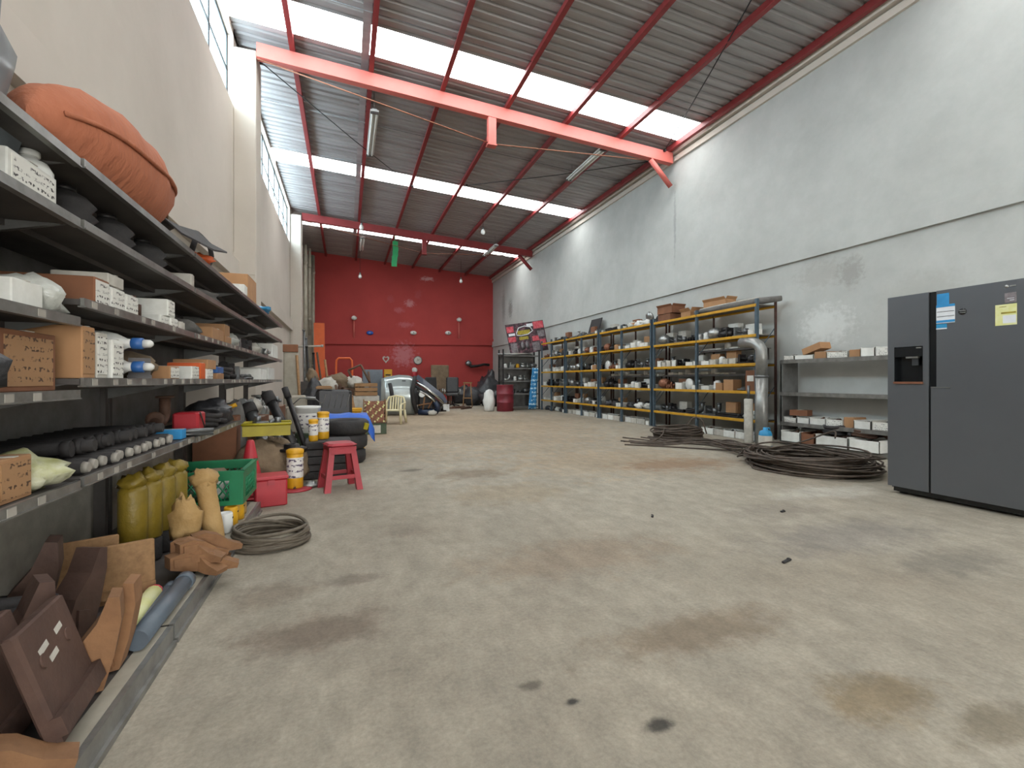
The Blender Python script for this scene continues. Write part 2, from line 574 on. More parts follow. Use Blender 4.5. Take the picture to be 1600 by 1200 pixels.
add_stains(M['white_plaster'], (1, 2), [
    (4.99, 2.66, 0.22, 0.26, '85827c', 0.5), (5.5, 2.72, 0.45, 0.26, '99968f', 0.4), (4.08, 2.2, 0.6, 0.3, 'a8a8a2', 0.45),
    (20.5, 4.3, 0.35, 0.5, '6f6a66', 0.6), (21.5, 4.6, 0.3, 0.9, '77726d', 0.5), (9.0, 4.6, 0.05, 0.9, '8c8c8a', 0.6),
    (5.4, 1.9, 0.5, 0.35, 'd4d7d4', 0.5), (16.5, 4.2, 0.8, 0.7, 'a5a29c', 0.4),
], warp=0.6, wscale=11)
add_stains(M['red_plaster'], (0, 2), [
    (2.6, 2.25, 0.62, 0.62, 'b9757a', 0.75), (2.9, 4.75, 0.25, 0.2, 'c08a8c', 0.7), (2.4, 4.4, 0.25, 0.15, 'b4686c', 0.6),
    (2.7, 3.7, 0.42, 0.15, 'b4686c', 0.6), (2.0, 4.9, 0.2, 0.2, 'a34a4c', 0.6), (3.3, 5.2, 0.2, 0.25, 'a34a4c', 0.5), (3.75, 6.0, 0.35, 0.12, 'c9a0a0', 0.7),
], warp=0.75, wscale=7)

fine_grain(M['concrete'], [(9, .84, 1.10, (1, .6, 1)), (60, .86, 1.10, (1, 1, 1)), (2.2, .88, 1.06, (1, .5, 1))])
fine_grain(M['white_plaster'], [(3, .95, 1.03, (1, 1, 1))])
struct(MB().bb(XL - 0.4, XR + 0.4, YF - 6, YB + 0.4, -0.2, 0.0).build('floor', M['concrete']))

wl = MB()
wl.bb(XL - 0.2, XL, YF, YB, 0, 5.62)
wl.bb(XL - 0.2, XL, YF, 0.2, 5.62, 6.98)
wl.bb(XL - 0.2, XL, 17.4, YB, 5.62, 6.95)
wl.bb(XL - 0.2, XL, 9.0, 9.55, 5.62, 6.95)
wl.bb(XL - 0.2, XL, 0.2, 17.4, 6.80, 6.98)
wall_left = struct(wl.build('wall_left', M['cream_plaster']))
for y0, y1, top in ((9.0, 9.5, 6.62), (17.45, 18.0, 6.62), (0.0, 0.45, 6.62)):
    p = MB()
    p.cbox((XL + 0.17, (y0 + y1) / 2, top / 2), (0.34, y1 - y0, top), 0.012)
    p.box((XL + 0.16, (y0 + y1) / 2, 3.0), (0.33, y1 - y0 + 0.03, 0.36))
    p.build('pillar', M['cream_plaster'], wall_left)
MB().bb(XL, XL + 0.09, YF, 17.45, 2.70, 3.02).build('ring_beam', M['cream_plaster'], wall_left)
MB().bb(XL, -1.462, 0.5, 9.0, 0.0, 0.72).build('cement_dado', M['cement'], wall_left)
pl = MB()
pl.bb(XL, XL + 0.42, 22.75, YB, 0, 6.6)
pl.build('corner_pillar', M['pipe_dirty'], wall_left)
for n, (x, y, r, z0, z1) in enumerate([(-1.43, 21.3, 0.055, 2.9, 6.5), (-1.56, 21.0, 0.07, 1.2, 6.55), (-1.36, 22.5, 0.06, 1.0, 6.5)]):
    q = MB().cyl((x, y, z0), (x, y, z1), r, n=10)
    for z in (z0 + 0.6, z1 - 0.8):
        q.cyl((x, y, z), (x, y, z + 0.12), r * 1.25, n=10)
    q.build('drain_pipe', M['pipe_dirty'], wall_left)

wall_right = struct(MB().bb(XR, XR + 0.25, YF, YB + 0.3, 0, 6.45).build('wall_right', M['white_plaster']))
MB().bb(XR - 0.05, XR, YF, 17.0, 3.02, 3.285).build('ring_beam', M['white_plaster'], wall_right)
MB().bb(XR - 0.05, XR, 17.0, YB, 2.72, 3.0).build('ring_beam', M['white_plaster'], wall_right)
MB().bb(XR - 0.05, XR, YF, YB, 6.02, 6.13).bb(XR - 0.10, XR, YF, YB, 6.17, 6.34).build('eaves_cornice', M['cream_plaster'], wall_right)
MB().bb(XR - 0.32, XR, YF, YB, 0.0, 0.02).build('floor_margin', M['cement'], wall_right)

wb = MB()
Mx = Matrix(((1, 0, 0, 0), (0, 0, -1, YB + 0.3), (0, 1, 0, 0), (0, 0, 0, 1)))
wb.prism([(XL - 0.2, 0), (XR + 0.25, 0), (XR + 0.25, roof(XR) + 0.06), (XL - 0.2, roof(XL) + 0.06)], 0.3, 0, Mx)
wall_back = struct(wb.build('wall_back', M['red_plaster']))
led = MB()
led.add([(-1.34, YB, 2.68), (XR, YB, 2.82), (XR, YB - 0.09, 2.82), (-1.34, YB - 0.09, 2.68),
         (-1.34, YB, 2.98), (XR, YB, 3.15), (XR, YB - 0.09, 3.15), (-1.34, YB - 0.09, 2.98)],
        [(0, 1, 2, 3), (7, 6, 5, 4), (3, 2, 6, 7), (0, 3, 7, 4), (1, 5, 6, 2)])
led.build('ledge', M['red_plaster'], wall_back)

wf = MB()
wf.bb(XL - 0.2, 0.1, YF - 0.2, YF, 0, 6.9)
wf.bb(5.1, XR + 0.25, YF - 0.2, YF, 0, 6.4)
wf.bb(0.1, 5.1, YF - 0.2, YF, 3.8, 6.6)
struct(wf.build('wall_front', M['cream_plaster']))

# windows high on the left wall
def window(name, y0, y1, step):
    root = bpy.data.objects.new(name, None)
    COL.objects.link(root)
    root.location = (XL - 0.1, (y0 + y1) / 2, 5.62)
    struct(root)
    h = 1.18
    L_ = y1 - y0
    fr = MB()
    n = round(L_ / step)
    for i in range(n + 1):
        y = -L_ / 2 + L_ * i / n
        fr.box((0, y, h / 2), (0.035, 0.03, h))
    for z in (0.015, h * 0.5, h - 0.015):
        fr.box((0, 0, z), (0.03, L_, 0.026))
    fr.build('window_frame', M['ink_black'], root)
    for i in range(n):
        ya = -L_ / 2 + L_ * i / n + 0.015
        yb = -L_ / 2 + L_ * (i + 1) / n - 0.015
        for za, zb in ((0.028, h * 0.5 - 0.013), (h * 0.5 + 0.013, h - 0.028)):
            MB().bb(-0.004, 0.004, ya, yb, za, zb).build('pane', M['glass'], root)
window('window_1', 0.2, 9.0, 1.1)
window('window_2', 9.55, 17.4, 0.98)

# roof of corrugated sheets
ceil = bpy.data.objects.new('ceiling', None)
COL.objects.link(ceil)
ceil.location = (0, 0, 0)
struct(ceil)
def sheet_mesh(name, m, w):
    prof = []
    n = 4
    p = SHEET / n
    for i in range(n):
        b = i * p
        prof += [(b, 0), (b + p * .58, 0), (b + p * .70, .034), (b + p * .88, .034)]
    prof.append((SHEET + 0.01, 0))
    x0, x1 = XL - 0.3, XR + 0.05
    vs, fs = [], []
    for (y, z) in prof:
        vs.append((x0, y, roof(x0) + z))
        vs.append((x1, y, roof(x1) + z))
    for i in range(len(prof) - 1):
        fs.append((2 * i, 2 * i + 1, 2 * i + 3, 2 * i + 2))
    mb = MB()
    mb.add(vs, fs)
    return mb.mesh(name, m)
sm = sheet_mesh('roof_sheet', M['galvanised'], 0)
km = sheet_mesh('skylight_sheet', M['skylight'], 0)
for i in range(-22, 21):
    sky = i % 7 == 0
    put('skylight_sheet' if sky else 'roof_sheet', km if sky else sm, ceil, (0, SKY0 + SHEET * i, 0))
PX = [-0.86 + 1.3 * k for k in range(6)] + [6.92]
for x in PX:
    z = roof(x) - 0.07
    q = MB()
    q.bb(x - 0.028, x + 0.028, YF, YB, z - 0.055, z + 0.068)
    q.bb(x - 0.055, x + 0.028, YF, YB, z - 0.066, z - 0.052)
    q.build('purlin', M['steel_red'], ceil)
for x in (-0.35 + 0.66, ):
    MB().bb(x - 0.06, x + 0.07, YF, YB, roof(x) - 0.012, roof(x) - 0.004).build('lap_strip', M['galvanised'], ceil)
for y in (7.6, 13.0, 18.3, 10.9):
    q = MB()
    q.tube([(x, y, roof(x) - 0.05) for x in (-1.6, 2.0, 6.9)], 0.008, 5)
    q.build('sag_rod', M['grey_metal'], ceil)

def rafter(y, label, m):
    t = thing('steel_rafter', label, 'roof beam', (2.8, y, 6.0), group='steel roof rafters')
    def RZ(x):
        return roof(x) - 0.14
    x0, x1 = XL + 0.355, XR - 0.105
    q = MB()
    hh = 0.24
    vs = []
    for (x, dz) in ((x0, 0), (x1, 0)):
        for (yy, zz) in ((-0.07, -hh), (0.07, -hh), (0.07, 0), (-0.07, 0)):
            vs.append((x - 2.8, yy, RZ(x) + zz - 6.0))
    q.add(vs, [(0, 3, 2, 1), (4, 5, 6, 7), (0, 1, 5, 4), (1, 2, 6, 5), (2, 3, 7, 6), (3, 0, 4, 7)])
    q.build('beam', m, t)
    q = MB()
    xa, xb = XR - 0.66, XR - 0.12
    q.tube([(xa - 2.8, 0, RZ(xa) - hh - 6.0), (xb - 2.8, 0, RZ(xb) - hh - 0.5 - 6.0)], 0.075, 4)
    q.build('knee_brace', m, t)
    xm = 2.72
    q = MB()
    q.box((xm - 2.8, 0, RZ(xm) - hh - 0.27 - 6.0), (0.16, 0.12, 0.55))
    q.box((xm - 2.8, 0, RZ(xm) - hh - 0.54 - 6.0), (0.19, 0.15, 0.02))
    q.build('drop_bracket', m, t)
    q = MB()
    zb = RZ(xm) - hh - 0.5 - 6.0
    q.tube([(x0 - 2.8, 0, RZ(x0) - hh - 6.0), (xm - 2.8, 0, zb)], 0.012, 5)
    q.build('tie_rod', M['copper_brown'], t)
    q = MB()
    q.tube([(xm - 2.8, 0, zb), (x1 - 0.7 - 2.8, 0, RZ(x1) - hh - 6.0)], 0.012, 5)
    q.build('tie_rod', M['copper_brown'], t)
rafter(9.0, 'red steel rafter coloured as if skylit, nearest the camera, braced to the white wall', M['steel_lit_salmon'])
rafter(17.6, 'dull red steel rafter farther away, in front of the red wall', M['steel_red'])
for n, (a, b, lab) in enumerate([
    ((XL + 0.40, 9.1, 6.50), (1.75, 13.4, 6.45), 'thin dark bracing cable running from left pillar under the roof'),
    ((XR - 0.3, 9.0, 6.05), (3.1, 12.6, 6.35), 'thin dark bracing cable running left from the right rafter brace'),
    ((XR - 0.35, 8.9, 6.2), (4.9, 4.0, 6.4), 'thin dark bracing cable crossing the nearest roof panels')]):
    q = MB().tube([a, ((a[0] + b[0]) / 2, (a[1] + b[1]) / 2, (a[2] + b[2]) / 2 - 0.04), b], 0.010, 5)
    for p in (a, b):
        q.box(p, (0.05, 0.05, 0.05))
    tag(q.build('bracing_cable', M['ink_black']), lab, 'cable', 'roof bracing cables')

# fluorescent fittings
def tube_light(x, y0, y1, z, label):
    t = thing('fluorescent_light', label, 'light fitting', (x, (y0 + y1) / 2, z), group='hanging fluorescent lights')
    L_ = y1 - y0
    MB().box((0, 0, 0.05), (0.16, L_, 0.035)).box((0, 0, 0.075), (0.09, L_, 0.02)).build('housing', M['lamp_white'], t)
    for s in (-1, 1):
        MB().cyl((s * 0.04, -L_ / 2 + .05, 0.012), (s * 0.04, L_ / 2 - .05, 0.012), 0.018, n=8).build('tube', M['white_plastic'], t)
        MB().box((0, s * (L_ / 2 - 0.02), 0.02), (0.15, 0.035, 0.05)).build('end_cap', M['grey_metal'], t)
        MB().tube([(0, s * L_ * .4, 0.08), (0, s * L_ * .4, roof(x) - z)], 0.006, 5).build('hanger', M['grey_metal'], t)
tube_light(0.52, 9.55, 11.45, 6.22, 'twin tube fluorescent light hanging left, below the nearest skylight')
tube_light(5.33, 9.15, 10.85, 6.08, 'twin tube fluorescent light hanging right, beside the nearest rafter brace')
tube_light(0.57, 18.05, 19.9, 6.2, 'small far fluorescent light at left, near the red wall')
tube_light(5.27, 16.8, 18.4, 6.02, 'small far fluorescent light at right, beside the second rafter')
g = MB()
pts = [(1.74 + 0.03 * math.sin(i), 18.4, 6.3 - i * 0.19) for i in range(6)]
for a, b in zip(pts, pts[1:]):
    g.box(((a[0] + b[0]) / 2, 18.4, (a[2] + b[2]) / 2), (0.20, 0.03, 0.2))
g.cyl((1.74, 18.4, 6.28), (1.74, 18.4, 6.56), 0.012, n=6)
tag(g.build('hanging_strip', M['bright_green']), 'bright green strip hanging from the roof before red wall', 'banner')
def bulb(x, y, z, label):
    t = thing('pendant_bulb', label, 'lamp', (x, y, z), group='hanging bulbs')
    MB().tube([(0, 0, 0.12), (0, 0, roof(x) - z)], 0.007, 5).build('cord', M['ink_black'], t)
    MB().lathe([(0, -0.12), (0.05, -0.1), (0.075, -0.05), (0.06, 0.02), (0.03, 0.06)], 10).build('bulb', M['white_plastic'], t)
    MB().lathe([(0.035, 0.05), (0.04, 0.09), (0.02, 0.14)], 8).build('socket', M['grey_metal'], t)
bulb(0.55, 21.0, 5.45, 'white bulb on a long cord, left of the green strip')
bulb(4.9, 21.0, 5.55, 'white bulb on a long cord, right part of red wall')
bulb(0.47, 16.2, 6.05, 'small white bulb under left purlin before second rafter')
bulb(4.3, 15.2, 6.0, 'small white bulb under right purlin before second rafter')

# fittings on the red wall
def wall_lamp(x, z, label):
    t = thing('wall_lamp', label, 'lamp', (x, YB - 0.02, z), group='pole lamps on red wall')
    MB().cyl((0, -0.04, -0.95), (0, -0.04, -0.05), 0.035, n=8).build('conduit', M['steel_lit_salmon'], t)
    MB().lathe([(0.03, -0.1), (0.12, -0.05), (0.13, 0.03), (0.05, 0.1), (0, 0.11)], 12, (0, -0.10, 0)).build('lamp_head', M['white_plastic'], t)
wall_lamp(0.34, 3.92, 'round white lamp on a pink conduit, left on red wall')
wall_lamp(5.31, 4.05, 'round white lamp on a pink conduit, right on red wall')
for n, (x, z, m, lab) in enumerate([(1.05, 3.26, 'blue', 'small blue oval fitting on red wall above the ledge'),
                                    (3.07, 3.33, 'white_plastic', 'small white oval fitting on red wall above the ledge centre'),
                                    (4.77, 3.38, 'white_plastic', 'small white oval fitting just left of right wall lamp')]):
    q = MB().lathe([(0.0, 0), (0.15, 0.01), (0.16, 0.05), (0.09, 0.10), (0, 0.12)], 14, M=Matrix.Rotation(PI / 2, 4, 'X') @ Matrix.Diagonal((1, .62, 1, 1)))
    q.cyl((0, 0, 0), (0, -0.13, 0), 0.03, n=8, mi=1)
    tag(q.build('wall_fitting', [M[m], M['grey_metal']], loc=(x, YB, z)), lab, 'wall fitting')
t = thing('wall_clock', 'round pale wall clock hanging on the red wall', 'clock', (3.28, YB, 2.0))
MB().lathe([(0.20, 0), (0.21, 0.04), (0.18, 0.05)], 20, M=Matrix.Rotation(PI / 2, 4, 'X')).build('case', M['grey_metal'], t)
MB().lathe([(0.175, 0.05), (0.17, 0.055)], 20, M=Matrix.Rotation(PI / 2, 4, 'X')).build('dial', M['dirty_white'], t)
MB().box((0.03, -0.06, 0.02), (0.08, 0.006, 0.012), rot=(0, -0.6, 0)).box((-0.01, -0.06, 0.05), (0.012, 0.006, 0.11)).build('hands', M['ink_black'], t)
hp = []
for i in range(20):
    a = 2 * PI * i / 20
    hp.append((0.16 * math.sin(a) ** 3, 0.012 * (13 * math.cos(a) - 5 * math.cos(2 * a) - 2 * math.cos(3 * a) - math.cos(4 * a))))
q = MB().prism(hp, 0.02, 0, Matrix.Rotation(PI / 2, 4, 'X'))
q.prism([(a * .55, b * .55) for a, b in hp], 0.024, 1, Matrix.Rotation(PI / 2, 4, 'X'))
tag(q.build('heart_ornament', [M['dirty_white'], M['red_plaster']], loc=(1.78, YB, 2.04)), 'small pale heart ornament on the red wall', 'ornament')

# ---------------------------------------------------------------- small goods: shapes (local x along the shelf, y into it, z up)
ORD = ['first', 'second', 'third', 'fourth', 'fifth', 'sixth', 'seventh', 'eighth', 'ninth', 'tenth', 'eleventh', 'twelfth', 'thirteenth', 'fourteenth']

def m_carton(w, d, h, flap=0.0):
    mb = MB()
    t = 0.006
    if flap <= 0:
        mb.cbox((0, 0, h / 2), (w, d, h), 0.004)
        mb.box((0, 0, h + 0.001), (w * 0.16, d * 1.005, 0.003), 1)
    else:
        mb.bb(-w / 2, w / 2, -d / 2, d / 2, 0, t)
        mb.bb(-w / 2, -w / 2 + t, -d / 2, d / 2, 0, h)
        mb.bb(w / 2 - t, w / 2, -d / 2, d / 2, 0, h)
        mb.bb(-w / 2, w / 2, -d / 2, -d / 2 + t, 0, h)
        mb.bb(-w / 2, w / 2, d / 2 - t, d / 2, 0, h)
        f = d * 0.45 * flap
        mb.box((0, -d / 2 - f * .35, h + f * .35), (w, f, 0.005), rot=(-0.8, 0, 0))
        mb.box((-w / 2 - f * .28, 0, h + f * .40), (f, d, 0.005), rot=(0, 0.95, 0))
        mb.box((w / 2 + f * .28, 0, h + f * .40), (f, d, 0.005), rot=(0, -0.95, 0))
        mb.box((0, d / 2 + f * .1, h + f * .45), (w, f, 0.005), rot=(1.35, 0, 0))
    return mb

def m_tray(w, d, h):
    mb = MB()
    t = 0.008
    mb.bb(-w / 2, w / 2, -d / 2, d / 2, 0, t)
    mb.bb(-w / 2, -w / 2 + t, -d / 2, d / 2, 0, h * 1.1)
    mb.bb(w / 2 - t, w / 2, -d / 2, d / 2, 0, h * 1.1)
    mb.bb(-w / 2, w / 2, -d / 2, -d / 2 + t, 0, h)
    mb.bb(-w / 2, w / 2, d / 2 - t, d / 2, 0, h * 1.2)
    return mb

def m_heap(w, d, h, seed):
    r = random.Random(seed)
    mb = MB()
    for i in range(5):
        x = r.uniform(-.35, .35) * w
        y = r.uniform(-.3, .3) * d
        k = r.random()
        z = h * r.uniform(.35, .6)
        if k < .4:
            mb.cyl((x - w * .2, y, z), (x + w * .15, y + r.uniform(-.1, .1) * d, z + h * .3), min(w, h) * .16, n=8)
        elif k < .7:
            mb.box((x, y, z), (w * .3, d * .3, h * .35), rot=(r.random(), r.random(), r.random()))
        else:
            mb.lathe([(w * .12, -.02), (w * .2, -.02), (w * .2, .02), (w * .12, .02), (w * .12, -.02)], 10, (x, y, z), M=Matrix.Rotation(r.uniform(.3, 1.3), 4, 'X'))
    return mb

def m_filter():
    return MB().lathe([(.042, 0), (.05, .008), (.05, .10), (.046, .115), (.03, .12), (.03, .13)], 14).lathe([(.053, .02), (.054, .03), (.053, .04)], 14)

def m_starter():
    mb = MB()
    mb.cyl((-.13, 0, .06), (.05, 0, .06), .058, n=14)
    mb.cyl((.05, 0, .06), (.12, 0, .06), .07, .035, n=14)
    mb.cyl((-.10, 0, .135), (.02, 0, .135), .03, n=10)
    mb.cyl((.12, 0, .06), (.16, 0, .06), .018, n=8)
    mb.box((.05, 0, .075), (.02, .13, .15))
    return mb

def m_alternator():
    mb = MB()
    Rx = Matrix.Rotation(PI / 2, 4, 'Y')
    mb.lathe([(.03, -.08), (.07, -.07), (.08, -.03), (.08, .04), (.065, .07), (.03, .075), (.03, .11)], 14, (0, 0, .085), M=Rx)
    mb.lathe([(.045, .08), (.045, .085), (.036, .095), (.045, .105), (.045, .11)], 12, (0, 0, .085), M=Rx)
    mb.box((0, .05, .03), (.05, .08, .04))
    mb.box((0, 0, .005), (.08, .05, .01))
    return mb

def m_disc():
    mb = MB()
    mb.lathe([(.035, .02), (.14, .02), (.15, .03), (.15, .045), (.14, .05), (.075, .05), (.07, .085), (.035, .085), (.035, .02)], 20, (0, 0, -.0))
    return mb

def m_hose():
    mb = MB()
    for k in range(3):
        pts = []
        for i in range(16):
            a = 2 * PI * i / 16
            pts.append((.13 * math.cos(a) + .01 * k, .10 * math.sin(a) - .01 * k, .022 + .034 * k + .01 * math.sin(2 * a + k)))
        mb.tube(pts, .019, 6, closed=True)
    mb.tube([(.13, 0, .03), (.2, -.05, .04), (.23, -.12, .024)], .019, 6)
    return mb

def m_bracket():
    mb = MB()
    mb.box((0, 0, .012), (.24, .12, .024))
    mb.box((-.09, 0, .07), (.03, .11, .12))
    mb.cyl((.05, 0, .02), (.05, 0, .10), .035, n=10)
    mb.cyl((-.10, -.03, .09), (-.02, .03, .05), .014, n=8)
    mb.cyl((.09, .03, .02), (.09, .03, .06), .02, n=8)
    return mb

def m_pump():
    mb = MB()
    mb.cbox((0, 0, .06), (.13, .12, .12), .012)
    mb.cyl((0, -.06, .06), (0, -.12, .06), .05, n=14)
    mb.cyl((.0, -.12, .06), (0, -.15, .06), .02, n=10)
    mb.cyl((.06, 0, .09), (.13, .0, .12), .022, n=10)
    mb.cyl((-.02, .02, .11), (-.02, .02, .17), .03, n=10)
    return mb

def m_bag(seed):
    mb = MB()
    mb.blob((0, 0, 0), (.15, .10, .085), seed, .55, 1.8, 16, 9)
    mb.blob((.08, -.02, .06), (.06, .045, .05), seed + 5, .6, 2.2, 10, 7)
    return mb

def m_rods(seed):
    r = random.Random(seed)
    mb = MB()
    for i in range(6):
        y = -.05 + .02 * i
        z = .016 + (.026 if i % 2 else 0)
        mb.cyl((-.2 + r.uniform(-.03, .03), y, z), (.2 + r.uniform(-.03, .03), y + r.uniform(-.02, .02), z), .013, n=7)
        mb.cyl((.16, y, z), (.19, y, z), .019, n=7)
    return mb

def m_elbow():
    pts = [(-.16, 0, .04), (-.05, 0, .04)] + [(-.05 + .09 * math.sin(a), 0, .13 - .09 * math.cos(a)) for a in (.3, .7, 1.1, 1.5)] + [(.04, 0, .22)]
    mb = MB().tube(pts, .036, 10)
    mb.lathe([(.04, 0), (.06, 0), (.06, .015), (.04, .015)], 12, (.04, 0, .21))
    mb.lathe([(.04, 0), (.06, 0), (.06, .015), (.04, .015)], 12, (-.16, 0, .06), M=Matrix.Rotation(PI / 2, 4, 'Y'))
    return mb

def m_lamp():
    mb = MB()
    Rx = Matrix.Rotation(PI / 2, 4, 'X')
    mb.lathe([(.03, -.09), (.07, -.05), (.10, 0), (.105, .02), (.098, .026), (0, .035)], 16, (0, 0, .105), M=Rx)
    mb.box((0, .03, .01), (.12, .08, .02))
    return mb

def m_mirror():
    mb = MB()
    mb.lathe([(0, 0), (.10, .0), (.115, .02), (.10, .05), (.04, .07), (0, .072)], 18, (0, 0, .16), M=Matrix.Rotation(PI / 2 + .3, 4, 'X'))
    mb.tube([(0, .05, .16), (.06, .06, .08), (.16, .04, .03), (.26, .0, .02)], .011, 6)
    mb.box((.27, 0, .02), (.05, .06, .035))
    return mb

PROTO = {}
def proto(kind, i, mats):
    key = (kind, i)
    if key not in PROTO:
        f = {'filter': m_filter, 'starter': m_starter, 'alternator': m_alternator, 'disc': m_disc, 'hose': m_hose,
             'bracket': m_bracket, 'pump': m_pump, 'elbow': m_elbow, 'lamp': m_lamp, 'mirror': m_mirror}.get(kind)
        mb = f() if f else {'bag': m_bag, 'rods': m_rods}[kind](i)
        PROTO[key] = mb.mesh(kind, mats)
    return PROTO[key]

# kind -> (object name, words, category, material, width, depth, height of one at scale 1)
GOODS = {
    'filter': ('oil_filter', 'cylinder filter', 'filter', .11, .11, .13),
    'starter': ('starter_motor', 'starter motor', 'motor', .30, .14, .17),
    'alternator': ('alternator', 'round alternator', 'motor', .17, .17, .165),
    'disc': ('brake_disc', 'flat brake disc', 'disc', .31, .31, .085),
    'hose': ('hose_coil', 'coiled hose', 'hose', .38, .26, .12),
    'bracket': ('engine_bracket', 'engine bracket', 'machine part', .25, .13, .13),
    'pump': ('pump', 'small pump', 'pump', .22, .28, .17),
    'bag': ('parts_bag', 'crumpled parts bag', 'bag', .33, .24, .16),
    'rods': ('rod_bundle', 'bundled rods', 'rods', .46, .14, .06),
    'elbow': ('pipe_elbow', 'flanged pipe elbow', 'pipe', .27, .12, .24),
    'lamp': ('head_lamp', 'round lamp', 'lamp', .21, .16, .21),
    'mirror': ('wing_mirror', 'wing mirror', 'mirror', .42, .16, .28),
}
CW = {'dark_metal': 'dark', 'grey_metal': 'grey', 'alloy': 'silver', 'brown_metal': 'brown', 'copper_brown': 'copper brown', 'black_rubber': 'black',
      'poly_bag': 'clear', 'black_bag': 'black', 'grey_cloth': 'grey', 'brown_cloth': 'brown', 'dirty_white': 'off-white', 'white_card': 'white',
      'red': 'red', 'orange': 'orange', 'cyan_blue': 'blue', 'yellow': 'yellow', 'olive_bag': 'olive', 'carton': 'tan', 'carton_dark': 'dark brown',
      'white_plastic': 'white', 'chrome': 'chrome', 'rust': 'rusty', 'dark_rust': 'dark rusty', 'green_dirty': 'dull green'}

MESHC = {}
def place_carton(loc, rz, w, d, h, m, label, group=None, flap=0.0, pr=None, name='cardboard_box', tilt=0.0):
    key = ('c', round(w, 3), round(d, 3), round(h, 3), flap, m)
    if key not in MESHC:
        MESHC[key] = m_carton(w, d, h, flap).mesh('carton_body', [M[m], M['dirty_white'] if flap == 0 else M[m]])
    t = thing(name, label, 'box', loc, group=group, rot=(0, tilt, rz))
    put('carton_body', MESHC[key], t)
    if pr:
        k2 = ('p', round(w, 3), round(h, 3), pr)
        if k2 not in MESHC:
            MESHC[k2] = MB().box((0, 0, 0), (w * 0.86, 0.003, h * 0.82)).mesh('printed_label', M[pr])
        put('printed_label', MESHC[k2], t, (0, -d / 2 - 0.001, h / 2))
    return t

def place_tray(loc, rz, w, d, h, m, hm, seed, label, group=None, pr=None):
    key = ('t', round(w, 3), round(d, 3), round(h, 3), m)
    if key not in MESHC:
        MESHC[key] = m_tray(w, d, h).mesh('tray', M[m])
    t = thing('parts_tray', label, 'box', loc, rz, group)
    put('tray', MESHC[key], t)
    k2 = ('h', round(w, 2), round(h, 2), seed % 4, hm)
    if k2 not in MESHC:
        MESHC[k2] = m_heap(w * .85, d * .8, h * 1.15, seed % 4).mesh('tray_contents', M[hm])
    put('tray_contents', MESHC[k2], t, (0, 0, 0.006))
    if pr:
        k2 = ('p', round(w, 3), round(h, 3), pr)
        if k2 not in MESHC:
            MESHC[k2] = MB().box((0, 0, 0), (w * 0.86, 0.003, h * 0.82)).mesh('printed_label', M[pr])
        put('printed_label', MESHC[k2], t, (0, -d / 2 - 0.001, h / 2))
    return t

def place_good(kind, m, loc, rz, sc, label, group=None, var=0):
    nm, words, cat = GOODS[kind][:3]
    me = proto(kind, (m, var) if kind not in ('bag', 'rods') else var, M[m])
    if kind in ('bag', 'rods'):
        key = (kind, var, m)
        if key not in MESHC:
            c = me.copy()
            c.materials.clear()
            c.materials.append(M[m])
            MESHC[key] = c
        me = MESHC[key]
    o = put(nm, me, None, loc, (0, 0, rz), (sc, sc, sc))
    return tag(o, label, cat, group)

# ---------------------------------------------------------------- blue and yellow racks along the white wall
RX0, RX1 = 6.55, 6.95
LEV = [0.36, 0.85, 1.33, 1.82, 2.33]
UNITS = [('nearest', 6.17, 7.62, 9.00), ('second', 9.11, 10.33, 11.40), ('third', 11.51, 12.49, 13.52), ('farthest', 13.63, 14.66, 15.49)]
def make_rack(word, ya, ym, yb):
    t = thing('storage_rack', '%s blue steel rack with yellow beams along the white wall' % {'nearest': 'nearest tall', 'second': 'second nearest', 'third': 'third nearest', 'farthest': 'farthest'}[word],
              'rack', (RX0, (ya + yb) / 2, 0), group='blue and yellow storage racks')
    oy = (ya + yb) / 2
    D = RX1 - RX0
    for y in (ya, ym, yb):
        q = MB()
        q.box((0, y - oy, 1.21), (0.045, 0.012, 2.42))
        q.box((-0.018, y - oy + 0.022, 1.21), (0.010, 0.045, 2.42))
        for k in range(12):
            q.box((-0.024, y - oy + 0.022, 0.2 + 0.19 * k), (0.004, 0.014, 0.03))
        q.box((0, y - oy + 0.01, 0.006), (0.08, 0.08, 0.012))
        q.build('front_post', M['blue_post'], t)
        q = MB()
        q.box((D, y - oy, 1.21), (0.045, 0.012, 2.42))
        q.box((D + 0.018, y - oy + 0.022, 1.21), (0.010, 0.045, 2.42))
        q.build('rear_post', M['rust_post'], t)
        q = MB()
        for z in (0.5, 1.5):
            q.tube([(0.01, y - oy + .01, z), (D, y - oy + .01, z + 0.45)], 0.008, 5)
        q.build('cross_brace', M['blue_post'], t)
    for z in LEV:
        for y0, y1 in ((ya, ym), (ym, yb)):
            a, b = y0 - oy + 0.012, y1 - oy - 0.012
            s = MB().bb(-0.005, D, a, b, z - 0.015, z).build('shelf_board', M['deck_grey'], t)
            MB().bb(-0.035, -0.008, a, b, z - 0.040, z + 0.004).bb(-0.035, -0.02, a, b, z - 0.045, z - 0.037).build('front_beam', M['yellow_beam'], s)
            MB().bb(D - 0.02, D, a, b, z - 0.05, z - 0.016).build('rear_beam', M['yellow_beam'], s)
    return t
for u in UNITS:
    make_rack(*u)
